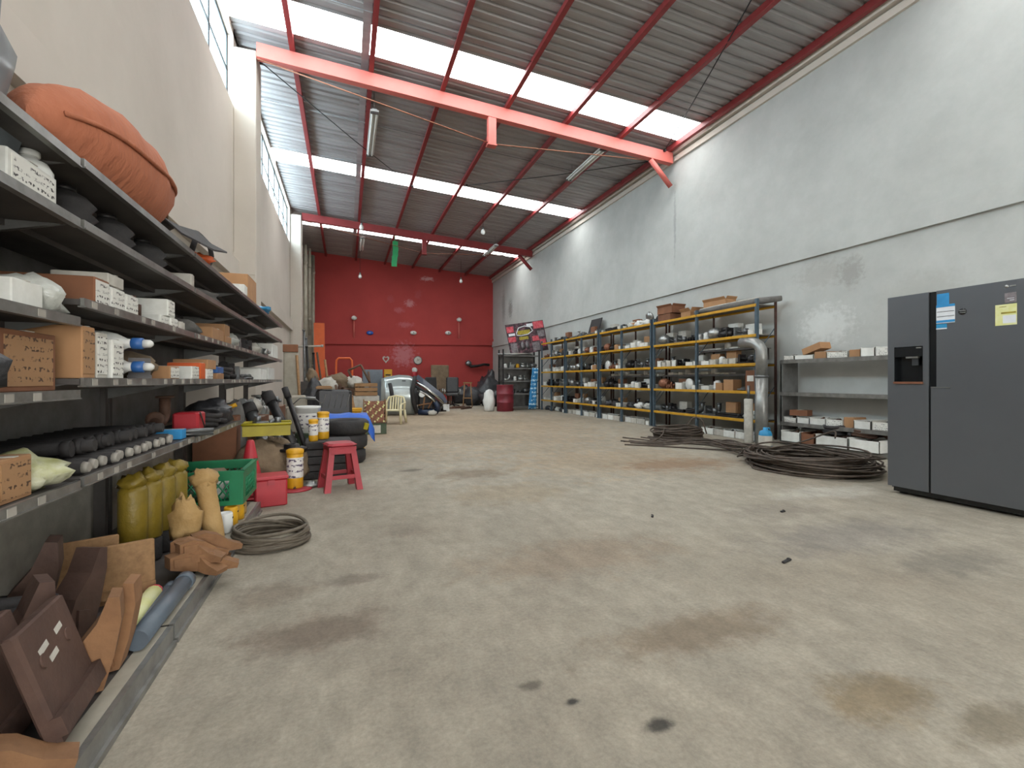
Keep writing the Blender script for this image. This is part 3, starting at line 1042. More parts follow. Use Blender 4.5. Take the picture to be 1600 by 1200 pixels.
# extra half-depth shelves at the back of the two nearest racks
for n, (y0, y1, z, lab) in enumerate([(6.25, 7.9, 1.60, 'narrow dark rear shelf high in the nearest rack'), (6.3, 8.95, 1.13, 'narrow dark rear shelf low in the nearest rack'),
                                      (9.2, 11.3, 1.13, 'narrow dark rear shelf in the second rack')]):
    q = MB().bb(6.74, 6.94, y0, y1, z - 0.012, z)
    q.bb(6.735, 6.745, y0, y1, z - 0.012, z + 0.025)
    for y in (y0 + .05, y1 - .05):
        q.bb(6.92, 6.935, y - .01, y + .01, z - 0.2, z)
    tag(q.build('rear_shelf', M['shelf_dark']), lab, 'shelf', 'narrow rear shelves')

LW = ['floor row', 'bottom shelf', 'fourth shelf', 'third shelf', 'second shelf', 'top']
PAL = {  # what tends to lie on each level
    'metal': [('starter', 'dark_metal'), ('alternator', 'alloy'), ('bracket', 'grey_metal'), ('pump', 'alloy'), ('pump', 'dark_metal'), ('starter', 'alloy'), ('elbow', 'grey_metal'), ('bracket', 'dark_metal'), ('hose', 'black_rubber'), ('filter', 'white_plastic')],
    'trays': [('tray', 'white_card'), ('tray', 'white_card'), ('tray', 'dirty_white'), ('filter', 'white_plastic'), ('tray', 'white_card'), ('bracket', 'dark_metal')],
    'mix': [('tray', 'white_card'), ('starter', 'dark_metal'), ('filter', 'white_plastic'), ('carton', 'carton'), ('disc', 'grey_metal'), ('bag', 'poly_bag'), ('tray', 'white_card'), ('alternator', 'copper_brown'), ('lamp', 'grey_metal'), ('bracket', 'alloy')],
    'brown': [('alternator', 'copper_brown'), ('pump', 'copper_brown'), ('filter', 'white_plastic'), ('tray', 'white_card'), ('bracket', 'copper_brown'), ('lamp', 'white_plastic')],
    'long': [('rods', 'grey_metal'), ('bag', 'grey_cloth'), ('rods', 'dark_metal'), ('hose', 'black_rubber'), ('bag', 'poly_bag'), ('bracket', 'grey_metal')],
    'floor': [('tray', 'white_card'), ('tray', 'white_card'), ('tray', 'dirty_white')],
    'bags': [('bag', 'poly_bag'), ('bag', 'black_bag'), ('bag', 'white_plastic'), ('hose', 'black_rubber'), ('bag', 'grey_cloth')],
}
PLAN = {
    ('nearest', 'right', 1): 'long', ('nearest', 'right', 2): 'mix', ('nearest', 'right', 3): 'trays', ('nearest', 'right', 4): 'metal', ('nearest', 'right', 0): 'floor',
    ('nearest', 'left', 1): 'long', ('nearest', 'left', 2): 'brown', ('nearest', 'left', 3): 'trays', ('nearest', 'left', 4): 'metal', ('nearest', 'left', 0): None,
    ('second', 'right', 0): 'floor', ('second', 'right', 1): 'bags', ('second', 'right', 2): 'trays', ('second', 'right', 3): 'metal', ('second', 'right', 4): 'trays', ('second', 'right', 5): 'bags',
    ('second', 'left', 0): 'floor', ('second', 'left', 1): 'bags', ('second', 'left', 2): 'metal', ('second', 'left', 3): 'brown', ('second', 'left', 4): 'mix', ('second', 'left', 5): 'long',
    ('third', 'right', 0): 'floor', ('third', 'right', 1): 'metal', ('third', 'right', 2): 'trays', ('third', 'right', 3): 'mix', ('third', 'right', 4): 'brown', ('third', 'right', 5): 'long',
    ('third', 'left', 0): 'floor', ('third', 'left', 1): 'trays', ('third', 'left', 2): 'metal', ('third', 'left', 3): 'metal', ('third', 'left', 4): 'mix', ('third', 'left', 5): 'long',
    ('farthest', 'right', 0): 'bags', ('farthest', 'right', 1): 'trays', ('farthest', 'right', 2): 'mix', ('farthest', 'right', 3): 'trays', ('farthest', 'right', 4): 'metal', ('farthest', 'right', 5): 'long',
    ('farthest', 'left', 0): 'bags', ('farthest', 'left', 1): 'trays', ('farthest', 'left', 2): 'mix', ('farthest', 'left', 3): 'trays', ('farthest', 'left', 4): 'brown', ('farthest', 'left', 5): None,
}
def fill_cell(unit, half, lv, y0, y1, z, pal):
    r = random.Random(hash((len(unit), len(half), lv, round(y0 * 10))) & 0xffff)
    x = y1 - 0.05            # start at the far (left) end and walk towards the camera
    n = 0
    goods = PAL[pal]
    cap = 0.30 if lv == 5 else 0.27
    while True:
        kind, m = goods[(n + r.randrange(2)) % len(goods)] if r.random() < .75 else r.choice(goods)
        big = 1.0 if kind in ('tray', 'carton') else r.uniform(1.1, 1.5)
        if kind == 'tray':
            w, d, h = r.choice([.14, .17, .22]), .20, r.choice([.08, .10, .13])
            if lv == 0:
                w, h = r.choice([.26, .32]), .12
        elif kind == 'carton':
            w, d, h = r.choice([.18, .24]), .20, r.choice([.14, .2])
        else:
            w, d, h = [q * big for q in GOODS[kind][3:6]]
        if kind not in ('tray', 'carton') and (h > cap or d > .24):
            big = min(cap / GOODS[kind][5], .24 / GOODS[kind][4])
            w, d, h = [q * big for q in GOODS[kind][3:6]]
        if x - w < y0 + 0.04:
            kind, m, w, d, h, big = 'tray', 'white_card', .13, .20, .09, 1.0
            if x - w < y0 + 0.04 or n >= 12:
                break
        yy = x - w / 2
        xx = RX0 + 0.02 + d / 2 + r.uniform(0.0, max(0.005, 0.235 - d))
        words = {'tray': 'parts tray', 'carton': 'carton'}.get(kind) or GOODS[kind][1]
        place = {0: 'on floor under', 5: 'on top of'}.get(lv)
        if place:
            label = '%s %s, %s from left, %s %s half of %s rack' % (CW[m], words, ORD[n], place, half, unit)
        else:
            label = '%s %s, %s from left, %s, %s half, %s rack' % (CW[m], words, ORD[n], LW[lv], half, unit)
        grp = 'goods on the %s blue rack' % unit
        if kind == 'tray':
            place_tray((xx, yy, z), -PI / 2, w - .008, d, h, m, r.choice(['dark_metal', 'brown_metal', 'grey_metal', 'dark_rust']), n + lv, label, grp)
        elif kind == 'carton':
            place_carton((xx, yy, z), -PI / 2, w - .01, d, h, m, label, grp)
        else:
            place_good(kind, m, (xx, yy, z), -PI / 2, big * 0.98, label, grp, r.randrange(3) if kind in ('bag', 'rods') else 0)
        n += 1
        x -= w + r.uniform(0.005, 0.02)
    if lv == 0:
        return
    back = [('carton', 'carton'), ('elbow', 'grey_metal'), ('starter', 'grey_metal'), ('carton', 'dirty_white'), ('starter', 'dark_metal'), ('elbow', 'alloy'), ('carton', 'white_card'), ('carton', 'carton_dark')]
    yy = y1 - .2
    k = 0
    while yy > y0 + .15 and k < 3:
        kind, m = back[r.randrange(len(back))]
        label = '%s %s, %s in back row, %s, %s half, %s rack' % (CW[m], 'upright carton' if kind == 'carton' else GOODS[kind][1], ORD[k], LW[lv], half, unit)
        if kind == 'carton':
            place_carton((6.865, yy, z), -PI / 2, .24, .13, r.choice([.22, .27]), m, label, 'goods on the %s blue rack' % unit)
        else:
            place_good(kind, m, (6.865, yy, z), -PI / 2, 1.05, label, 'goods on the %s blue rack' % unit)
        yy -= r.uniform(.38, .5)
        k += 1
for (word, ya, ym, yb) in UNITS:
    for half, y0, y1 in (('right', ya, ym), ('left', ym, yb)):
        for lv in range(6):
            pal = PLAN.get((word, half, lv))
            if pal:
                fill_cell(word, half, lv, y0, y1, 0.0 if lv == 0 else LEV[lv - 1], pal)

# boxes on the narrow rear shelves
k = 0
for (y0, y1, z, what) in [(6.35, 7.85, 1.60, 'high rear shelf of nearest rack'), (6.9, 8.9, 1.13, 'low rear shelf of nearest rack'), (9.2, 11.3, 1.13, 'rear shelf of second rack')]:
    y = y1 - .1
    n = 0
    while y > y0 + .15 and n < 10:
        w = R.choice([.15, .19, .23])
        if n % 4 == 3:
            place_good('filter', 'white_plastic', (6.83, y - w / 2, z), 0, 1.15, 'white cylinder filter, %s from left, %s' % (ORD[n], what), 'goods on rear shelves')
        else:
            place_carton((6.84, y - w / 2, z), -PI / 2, w - .01, .17, R.choice([.06, .08]), 'white_card', 'small white box, %s from left, %s' % (ORD[n], what), 'goods on rear shelves')
        y -= w
        n += 1

# cartons and long things on top of the nearest rack
T5 = LEV[4]
place_carton((6.76, 8.72, T5), -PI / 2, .42, .34, .16, 'carton_dark', 'brown cardboard box at the bottom of the stack on rack top', flap=0)
place_carton((6.76, 8.70, T5 + .165), -PI / 2 + .08, .46, .36, .15, 'carton_dark', 'worn brown open carton stacked on another atop the rack', flap=.35)
place_carton((6.78, 8.05, T5), -PI / 2 - .1, .34, .3, .13, 'carton', 'small tan open carton between two bigger ones on rack top', flap=.6)
place_carton((6.84, 7.35, T5 + .002), -PI / 2 + .06, .55, .26, .24, 'carton', 'large tan open carton nearest the right end of rack top', flap=.55)
t = thing('insulation_roll', 'long grey rolled sheet laid along the top of the rack', 'roll', (6.70, 6.75, T5 + .01), group=None)
q = MB().tube([(-.1, 1.0, .05), (-.08, .5, .055), (-.02, 0, .06), (.1, -.45, .075), (.22, -.72, .08)], [.035, .05, .055, .06, .045], 10)
q.build('rolled_sheet', M['grey_cloth'], t)
MB().tube([(-.06, .9, .105), (-.04, .4, .115), (.0, 0, .125), (.1, -.4, .14)], .012, 6).build('strap', M['dirty_white'], t)
place_good('mirror', 'alloy', (6.70, 9.35, T5), -PI / 2, 1.15, 'round wing mirror lying left of the brown cartons on top')
place_good('mirror', 'black_rubber', (6.74, 9.02 + .12, T5 + .0), PI / 2, .8, 'black wing mirror beside the brown carton stack on top')
t = thing('display_board', 'black square board with a pale emblem leaning on rack top', 'sign', (6.82, 12.35, T5), rot=(0.0, 0.30, 0))
MB().box((0, 0, .27), (.02, .62, .54)).build('board', M['ink_black'], t)
MB().prism([(.10 * math.cos(a) * (1 if i % 2 else .45), .12 * math.sin(a) * (1 if i % 2 else .45)) for i, a in enumerate([2 * PI * k / 10 for k in range(10)])], .004, 0,
           Matrix.Translation((-.012, -.10, .20)) @ Matrix.Rotation(-PI / 2, 4, 'Y')).build('emblem', M['pale_tag'], t)
place_carton((6.78, 9.95, T5), -PI / 2 + .1, .5, .28, .12, 'carton', 'flat tan carton on top of the second rack')
place_carton((6.72, 6.36, LEV[1]), -PI / 2, .22, .26, .36, 'carton_dark', 'tall brown box with white sticker at right end of rack', pr=None)
tag(MB().bb(-.002, 0, -.07, .07, -.05, .05).bb(-.004, -.002, -.04, .04, -.008, .008).build('paper_sticker', M['white_card'], None, (6.586, 6.36, LEV[1] + .22)), 'white sticker on the tall brown box in rack', 'sticker')

# steel exhaust pipe standing at the end of the rack
t = thing('exhaust_pipe', 'grey steel exhaust pipe with elbow standing at the rack end', 'pipe', (6.42, 5.97, 0))
MB().tube([(0, 0, 0), (0, 0, 1.1)], .095, 14).build('straight_pipe', M['galv_pipe'], t)
MB().tube([(0, 0, 1.1), (0, 0, 1.45)] + [(-.0 - .0, .22 * (1 - math.cos(a)), 1.5 + .17 * math.sin(a)) for a in (.3, .7, 1.1, 1.45)] + [(0, .42, 1.68)], .088, 14).build('elbow', M['galv_pipe'], t)
MB().lathe([(.097, 0), (.106, .01), (.106, .03), (.097, .04)], 14, (0, 0, 1.08)).build('clamp', M['grey_metal'], t)
t = thing('white_tube', 'dirty white tube standing beside the exhaust pipe', 'tube', (6.32, 6.14, 0))
MB().lathe([(.065, 0), (.07, .01), (.07, .72), (.06, .73), (.06, .70)], 12).build('barrel', M['dirty_white'], t)
MB().cyl((0, 0, .73), (0, 0, .95), .022, n=8).build('neck', M['grey_metal'], t)
t = thing('blue_jug', 'blue plastic jug with white label beside the cable heap', 'jug', (6.12, 5.62, 0))
MB().lathe([(.085, 0), (.095, .02), (.095, .20), (.08, .25), (.035, .27), (.03, .31)], 14).build('body', M['cyan_blue'], t)
MB().lathe([(.096, .03), (.097, .035), (.097, .18), (.096, .185)], 14).build('label_wrap', M['dirty_white'], t)
MB().tube([(.03, 0, .29), (.08, 0, .30), (.085, 0, .24)], .012, 6).build('handle', M['cyan_blue'], t)

# ---------------------------------------------------------------- grey shelf unit beside the fridge
t = thing('metal_shelf', 'low grey steel shelf unit behind the fridge by white wall', 'shelf', (6.70, 4.35, 0))
GY0, GY1 = -1.35, 1.50
GL = [0.36, 0.84, 1.36]
for y in (GY0, GY1):
    MB().bb(0, .36, y - .012, y + .012, .0, 1.36).bb(0, .03, y - .025, y + .025, 0, 1.36).build('side_panel', M['shelf_grey'], t)
for z in GL + [0.06]:
    s = MB().bb(0, .36, GY0, GY1, z - .02, z).build('shelf_board', M['shelf_grey'], t)
    MB().bb(-.012, 0.004, GY0, GY1, z - .05, z + .008).build('front_lip', M['shelf_lip'], s)
MB().bb(.35, .362, GY0, GY1, .06, .12).build('rear_rail', M['shelf_grey'], t)
def grey_row(z, y1, items, word):
    y = y1
    for n, (kind, w, h, m) in enumerate(items):
        loc = (6.87, y - w / 2, z)
        lab = '%s from left on %s shelf of low grey unit' % (ORD[n], word)
        if kind == 't':
            place_tray(loc, -PI / 2, w - .01, .28, h, m, R.choice(['dark_metal', 'brown_metal', 'dark_rust']), n, 'open %s tray of parts, %s' % (CW[m], lab), 'goods on the low grey shelf', 'print_white' if n % 3 == 0 else None)
        elif kind == 'c':
            place_carton(loc, -PI / 2, w - .01, .26, h, m, '%s carton, %s' % (CW[m], lab), 'goods on the low grey shelf')
        y -= w
grey_row(GL[2], 5.83, [('t', .2, .07, 'white_card'), ('t', .33, .07, 'white_card'), ('c', .2, .11, 'carton'), ('t', .33, .09, 'white_card'), ('c', .16, .11, 'carton'), ('t', .2, .12, 'white_card'), ('t', .3, .12, 'white_card'), ('t', .26, .12, 'white_card'), ('t', .26, .12, 'white_card')], 'top')
place_carton((6.84, 5.33, GL[2] + .115), -PI / 2 - .1, .34, .2, .10, 'carton', 'tan carton lying tilted on the boxes of grey shelf top', tilt=-.28)
grey_row(GL[0], 5.83, [('t', .24, .08, 'white_card'), ('t', .22, .09, 'white_card'), ('t', .26, .10, 'white_card'), ('t', .26, .10, 'white_card'), ('c', .15, .15, 'carton'), ('t', .24, .11, 'white_card'), ('t', .3, .12, 'dirty_white'), ('t', .3, .12, 'white_card'), ('t', .3, .12, 'white_card')], 'lower')
place_carton((6.86, 5.62, GL[0] + .115), -PI / 2 + .3, .26, .2, .09, 'carton_dark', 'small brown carton stacked at left end of lower grey shelf')
y = 5.8
for n, (w, m, hm) in enumerate([(.36, 'white_card', 'brown_metal'), (.24, 'carton_dark', 'brown_metal'), (.5, 'white_card', 'dark_rust'), (.42, 'white_card', 'dark_rust')]):
    place_tray((6.80, y - w / 2, 0.062), -PI / 2, w - .02, .34, .16, m, hm, n + 2, '%s tray of rusty parts, %s from left, bottom of low grey unit' % (CW[m], ORD[n]), 'goods on the low grey shelf')
    y -= w
place_good('hose', 'black_rubber', (6.83, 5.02, .24), -PI / 2, 1.3, 'black hose coil heaped on a tray beneath grey shelf')
place_good('hose', 'brown_metal', (6.83, 4.62, .24), -PI / 2 + .5, 1.15, 'brown hose coil beside the black one beneath grey shelf')

# ---------------------------------------------------------------- refrigerator
t = thing('refrigerator', 'large grey steel side-by-side fridge with water dispenser and stickers', 'fridge', (4.75, 2.53, 0), 0.02)
FW, FH, FD = 0.93, 1.80, 0.72      # along Y, up, along +X
MB().bb(.06, FD, -FW / 2, FW / 2, .05, FH - .02).build('cabinet', M['fridge_side'], t)
for s in (-1, 1):
    MB().lathe([(.03, 0), (.035, .01), (.03, .05)], 10, (.12, s * .4, 0)).build('foot', M['fridge_black'], t)
MB().bb(.05, .09, -FW / 2 + .02, FW / 2 - .02, .02, .07).build('toe_grille', M['fridge_black'], t)
ys = FW / 2 - 0.335           # joint between the freezer door (left, far) and fridge door
# freezer door with the dispenser opening cut out
d0, d1, z0, z1 = ys + .055, FW / 2 - .055, 1.02, 1.34
q = MB()
q.bb(0, .055, ys + .012, FW / 2, .07, z0)
q.bb(0, .055, ys + .012, FW / 2, z1, FH)
q.bb(0, .055, ys + .012, d0, z0, z1)
q.bb(0, .055, d1, FW / 2, z0, z1)
door = q.build('freezer_door', M['fridge_steel'], t)
q = MB().bb(.0, .052, d0, d0 + .004, z0, z1).bb(0, .052, d1 - .004, d1, z0, z1).bb(.048, .053, d0, d1, z0, z1)
q.bb(-.001, .05, d0, d1, z1 - .09, z1 - .005)
q.build('dispenser_recess', M['fridge_black'], door)
MB().bb(-.012, .045, d0 - .003, d1 + .003, z0 - .012, z0 + .006).build('drip_tray', M['copper_brown'], door)
MB().bb(.0, .03, (d0 + d1) / 2 - .075, (d0 + d1) / 2 + .02, z1 - .105, z1 - .088).bb(-.003, 0, d0 + .01, d0 + .05, z1 - .02, z1 - .01).build('dispenser_spout', M['alloy'], door)
MB().bb(.015, .03, (d0 + d1) / 2 - .07, (d0 + d1) / 2 - .02, z1 - .17, z1 - .10).build('lever', M['fridge_side'], door)
door2 = MB().bb(0, .055, -FW / 2, ys - .045, .07, FH).bb(0, .055, ys - .045, ys - .004, .07, .98).build('fridge_door', M['fridge_steel'], t)
MB().bb(.012, .06, ys - .05, ys + .014, .985, FH - .002).build('handle_groove', M['fridge_black'], t)
MB().bb(-.004, .01, ys - .14, ys - .004, .975, .983).build('groove_sill', M['alloy'], door2)
e = -.0015
MB().bb(e * 2, e, ys - .135, ys - .05, 1.66, 1.77).build('sticker', M['paper_blue'], door2)
st = MB().bb(e * 2, e, ys - .175, ys - .045, 1.52, 1.66).build('sticker', M['paper_white'], door2)
for z in (1.575, 1.615):
    MB().bb(e * 3, e * 2, ys - .17, ys - .05, z, z + .004).build('printed_line', M['ink_black'], st)
for z in (1.655, 1.525):
    MB().bb(e * 3, e * 2, ys - .175, ys - .045, z, z + .02).build('printed_band', M['paper_blue'], st)
MB().bb(e * 2, e, ys - .12, ys - .045, 1.47, 1.515).build('sticker', M['cyan_blue'], door2)
MB().bb(e * 3, e * 2, ys - .12, ys - .045, 1.47, 1.48).build('printed_band', M['paper_white'], door2)
ys2 = -FW / 2 + .04
st = MB().bb(e * 2, e, ys2, ys2 + .125, 1.46, 1.62).build('energy_label', M['paper_yellow'], door2)
MB().bb(e * 3, e * 2, ys2 + .005, ys2 + .08, 1.475, 1.535).build('printed_panel', M['paper_white'], st)
MB().bb(e * 3, e * 2, ys2 + .005, ys2 + .09, 1.548, 1.56).bb(e * 3, e * 2, ys2 + .06, ys2 + .1, 1.60, 1.604).build('printed_line', M['poster_yellow'], st)
MB().bb(e * 2, e, ys2 + .002, ys2 + .07, 1.63, 1.705).build('sticker', M['poster_grey'], door2)
MB().bb(e * 3, e * 2, ys2 + .015, ys2 + .055, 1.66, 1.664).bb(e * 3, e * 2, ys2 + .015, ys2 + .04, 1.645, 1.65).build('printed_line', M['paper_white'], door2)
q = MB().lathe([(.027, 0), (.027, .003), (0, .0031)], 16, (0, ys - .225, 1.60), M=Matrix.Rotation(-PI / 2, 4, 'Y'))
for z in (1.59, 1.605):
    q.bb(-.0045, -.003, ys - .245, ys - .205, z, z + .005, 1)
q.build('round_badge', [M['fridge_black'], M['alloy']], door2)
MB().lathe([(.012, 0), (.012, .002), (0, .0021)], 12, (0, ys2 + .06, 1.755), M=Matrix.Rotation(-PI / 2, 4, 'Y')).bb(-.002, 0, ys2 + .005, ys2 + .042, 1.75, 1.76).build('maker_badge', M['alloy'], door2)

# ---------------------------------------------------------------- cables on the floor
def coil(name, c, rx, ry, loops, r, h, seed, m, label, jit=0.04, rz=0.0, extra=None):
    rr = random.Random(seed)
    q = MB()
    pts = []
    seg = 26
    tot = loops * seg
    for i in range(tot):
        a = 2 * PI * i / seg
        L_ = i / seg
        k = 1 + jit * noise.noise(Vector((L_ * 1.7, seed, 0))) * 3 + .02 * math.sin(a * 2 + L_)
        ox = jit * noise.noise(Vector((L_ * .9, 3.1, seed))) * rx * 2
        oy = jit * noise.noise(Vector((L_ * .9, 9.1, seed))) * ry * 2
        x = rx * k * math.cos(a) + ox
        y = ry * k * math.sin(a) + oy
        lay = (L_ / loops)
        z = r + h * (0.5 + .5 * noise.noise(Vector((L_ * 2.3, 5.5, seed))) ) * lay + h * .12 * (1 + math.sin(a * 1.0 + L_ * 2.1)) * lay
        pts.append((x * math.cos(rz) - y * math.sin(rz), x * math.sin(rz) + y * math.cos(rz), max(r, z)))
    q.tube(pts, r, 6)
    for e_ in (extra or []):
        q.tube([(p[0] - c[0], p[1] - c[1], p[2]) for p in e_], r, 6)
    return tag(q.build(name, m, None, c), label, 'cable')
def strand(pts, n=8):
    out = []
    for i in range(len(pts) - 1):
        for k in range(n):
            s = k / n
            p0 = pts[max(0, i - 1)]
            p1, p2 = pts[i], pts[i + 1]
            p3 = pts[min(len(pts) - 1, i + 2)]
            out.append(tuple(.5 * (2 * p1[j] + (p2[j] - p0[j]) * s + (2 * p0[j] - 5 * p1[j] + 4 * p2[j] - p3[j]) * s * s + (3 * p1[j] - p0[j] - 3 * p2[j] + p3[j]) * s ** 3) for j in range(3)))
    out.append(pts[-1])
    return out
coil('cable_coil', (-0.45, 3.37, 0), .21, .21, 16, .011, .12, 3, M['cable_light'], 'neat brown steel cable coil on the floor by left shelving', jit=.035)
rr = random.Random(5)
ex = [strand([(5.9, 4.35, .3), (6.2, 4.6, .35), (6.1, 4.9, .2), (5.7, 5.0, .1)]), strand([(5.75, 3.65, .012), (5.4, 3.55, .012), (5.0, 3.65, .012), (4.6, 3.95, .012), (4.5, 4.3, .012), (4.9, 4.6, .05)]),
      strand([(6.05, 3.85, .012), (5.7, 4.1, .10), (5.2, 4.2, .2)])]
for k in range(16):
    a = rr.uniform(-.5, .5)
    y0 = rr.uniform(-.2, .25)
    ex.append(strand([(5.1 + rr.uniform(-.4, .3), 4.5 + rr.uniform(-.3, .3), rr.uniform(.05, .2)), (5.3 + a * .4, 5.2 + y0, rr.uniform(.02, .14)), (5.5 + a * .6, 5.9 + y0, rr.uniform(.012, .12)), (5.2 + a, 6.4 + y0, .012), (4.9 + a, 6.9 + rr.uniform(-.3, .5), .012)]))
ex.append(strand([(5.3, 5.4, .02), (4.9, 5.9, .012), (4.6, 6.2, .012), (4.2, 6.55, .012)]))
coil('cable_heap', (5.15, 4.15, 0), .52, .62, 42, .011, .24, 11, M['cable'], 'large tangled heap of dark steel cable on the floor', jit=.13, extra=ex)
coil('cable_bundle', (5.65, 7.1, 0), .40, .36, 34, .014, .24, 23, M['cable'], 'rounded bundle of thick dark cable below the nearest rack', jit=.10,
     extra=[strand([(5.3, 7.0, .2), (5.1, 6.8, .1), (4.8, 6.7, .014), (4.4, 6.9, .014)]), strand([(5.95, 7.2, .2), (6.1, 7.2, .34), (6.2, 7.1, .3), (6.22, 7.0, .06)])])

# ---------------------------------------------------------------- grey steel shelving along the left wall
LX0, LX1 = -0.93, -1.42
BAYS = [(0.78, 2.19, [1.86, 1.635, 1.27, 1.00, .665], 'nearest'), (2.21, 3.59, [1.87, 1.64, 1.345, 1.045, .67], 'second'),
        (3.61, 5.04, [1.87, 1.64, 1.345, 1.045, .66], 'third'), (5.06, 6.59, [1.87, 1.64, 1.345, 1.045], 'fourth'), (6.61, 8.03, [1.87, 1.64, 1.345, 1.045], 'farthest')]
def make_bay(y0, y1, levels, word):
    t = thing('metal_shelving', '%s bay of grey steel shelving along the left wall' % word, 'shelf', (LX1, (y0 + y1) / 2, 0), group='grey steel shelving bays')
    oy = (y0 + y1) / 2
    D = LX0 - LX1
    for s, y in ((1, y0 - oy), (-1, y1 - oy)):
        MB().bb(-.03, .03, y, y + s * .035, 0, 1.9).build('upright', M['shelf_dark'], t)
    if len(levels) == 5:
        for k in range(3):
            z0, z1 = (.67, 1.05, 1.45, 1.88)[k], (.67, 1.05, 1.45, 1.88)[k + 1]
            MB().bb(-.008, .004, y0 - oy + .04, y1 - oy - .04, z0 + .01, z1 - .004).build('back_panel', M['shelf_grey'], t)
        ye = min(y1, 4.2) - oy
        b = MB().bb(.0, -0.64 - LX1 - .02, y0 - oy, ye, .055, .075).build('base_shelf', M['shelf_dark'], t)
        lip = MB().bb(-.64 - LX1 - .02, -.64 - LX1, y0 - oy, ye, .0, .078).bb(-.64 - LX1, -.64 - LX1 + .012, y0 - oy, ye, .0, .02)
        n = 22
        lip.build('base_lip', M['shelf_lip'], b)
        MB().bb(-.64 - LX1 - .07, -.64 - LX1 - .02, y0 - oy, ye, .0755, .079).build('perforated_edge', M['pipe_dirty'], b)
    for z in levels:
        a, c = y0 - oy + .003, y1 - oy - .003
        s = MB().bb(.01, D - .012, a, c, z - .022, z).bb(D * .5 - .03, D * .5 + .03, a, c, z - .045, z - .02).build('shelf_board', M['shelf_dark'], t)
        MB().bb(D - .014, D, a, c, z - .028, z + .004).bb(D - .02, D + .005, a, c, z - .031, z - .026).build('front_lip', M['shelf_lip'], s)
        for y in (a, c):
            sg = 1 if y == a else -1
            MB().add([(.02, y, z - .02), (D - .05, y, z - .02), (.02, y, z - .12), (.02, y + sg * .004, z - .02), (D - .05, y + sg * .004, z - .02), (.02, y + sg * .004, z - .12)],
                     [(0, 1, 2), (5, 4, 3), (0, 3, 4, 1), (1, 4, 5, 2), (2, 5, 3, 0)]).build('bracket', M['shelf_grey'], s)
        if z < 1.5:
            rr = random.Random(int(z * 1000) + len(word))
            for k in range(9):
                if rr.random() < .7:
                    MB().bb(D + .0005, D + .003, -.02, .02, -.014, .014).build('price_tag', M['pale_tag'], s, (0, a + .1 + k * (c - a - .2) / 8 + rr.uniform(-.03, .03), z - .015))
    return t
for b in BAYS:
    make_bay(*b)

LROT = PI / 2
def lc(y, z, w, d, h, m, label, front=-.965, flap=0.0, pr=None, rz=0.0, tilt=0.0, name='cardboard_box'):
    return place_carton((front - d / 2, y, z), LROT + rz, w, d, h, m, label, 'goods on the left shelving', flap, pr, name, tilt)
def lg(kind, m, y, z, sc, label, x=-1.1, rz=0.0, var=0):
    return place_good(kind, m, (x, y, z), LROT + rz, sc, label, 'goods on the left shelving', var)
def lblob(name, y, z, r, m, label, cat, x=-1.12, seed=1, amp=.4, fr=1.8, extra=()):
    q = MB().blob((0, 0, 0), r, seed, amp, fr, 18, 11)
    for (c, r2, s2) in extra:
        q.blob(c, r2, s2, amp, fr, 12, 8)
    return tag(q.build(name, M[m], None, (x, y, z)), label, cat, 'goods on the left shelving')
# --- nearest bay
zt = 1.862
t = thing('wrapped_bundle', 'grey bundle wrapped in clear plastic above the nearest shelf', 'bundle', (-1.26, 1.90, zt))
MB().cbox((0, 0, .33), (.24, .50, .64), .03, rot=(0, .05, .08)).build('grey_panels', M['pvc_grey'], t)
MB().blob((.0, .02, .0), (.19, .36, .44), 4, .25, 2.2, 20, 12).build('plastic_wrap', M['film'], t)
t = thing('stuffed_sack', 'big stuffed orange woven sack lying on top of shelving', 'sack', (-1.13, 2.87, 1.872))
sk = []
nu, nv = 26, 22
vs, fs = [], []
for j in range(nv + 1):
    s = -1 + 2 * j / nv
    w = max(0.0, 1 - abs(s) ** 2.2) ** .62
    for i in range(nu):
        a = 2 * PI * i / nu
        k = 1 + .06 * noise.noise(Vector((math.cos(a) * 2, math.sin(a) * 2, s * 4))) + .03 * math.sin(a * 9 + s * 5) * (abs(s) > .6)
        x = .245 * w * k * math.cos(a)
        z = .265 * w * k * math.sin(a)
        z = max(z, -.20) + .20 + .10 * max(0, s - .3)
        if w < .05:
            z = .17 + .10 * max(0, s - .3) + .02 * math.sin(a)
        vs.append((x, s * .60, z))
for j in range(nv):
    for i in range(nu):
        q_ = (i + 1) % nu
        fs.append((j * nu + i, (j + 1) * nu + i, (j + 1) * nu + q_, j * nu + q_))
MB().add(vs, fs, 0, True).build('sack_body', M['orange_sack'], t)
sm_pts = []
for j in range(1, nv):
    s = -1 + 2 * j / nv
    w = max(0.0, 1 - abs(s) ** 2.2) ** .62
    sm_pts.append((.247 * w * math.cos(.12) + .004, s * .60, .267 * w * math.sin(.12) + .20 + .10 * max(0, s - .3) + .006 * math.sin(s * 7)))
MB().tube(sm_pts, .011, 6).build('seam', M['orange_sack'], t)
z = 1.637
lc(1.98, z, .26, .30, .11, 'white_card', 'white printed carton on second shelf of the nearest bay', pr='print_white')
t = thing('plastic_tub', 'dark grey plastic tub on the white printed carton', 'tub', (-1.13, 1.95, z + .115))
MB().lathe([(.10, 0), (.12, .01), (.14, .085), (.15, .09), (.15, .097), (.13, .097), (.11, .02), (0, .015)], 4, M=Matrix.Rotation(PI / 4, 4, 'Z')).build('tub_shell', M['pvc_grey'], t)
MB().lathe([(.143, .088), (.156, .09), (.156, .098), (.14, .098)], 4, M=Matrix.Rotation(PI / 4, 4, 'Z')).build('rim', M['pvc_grey'], t)
t = thing('white_canister', 'white canister with yellowed label, right end of the nearest bay', 'canister', (-1.04, 2.125 - .02, z))
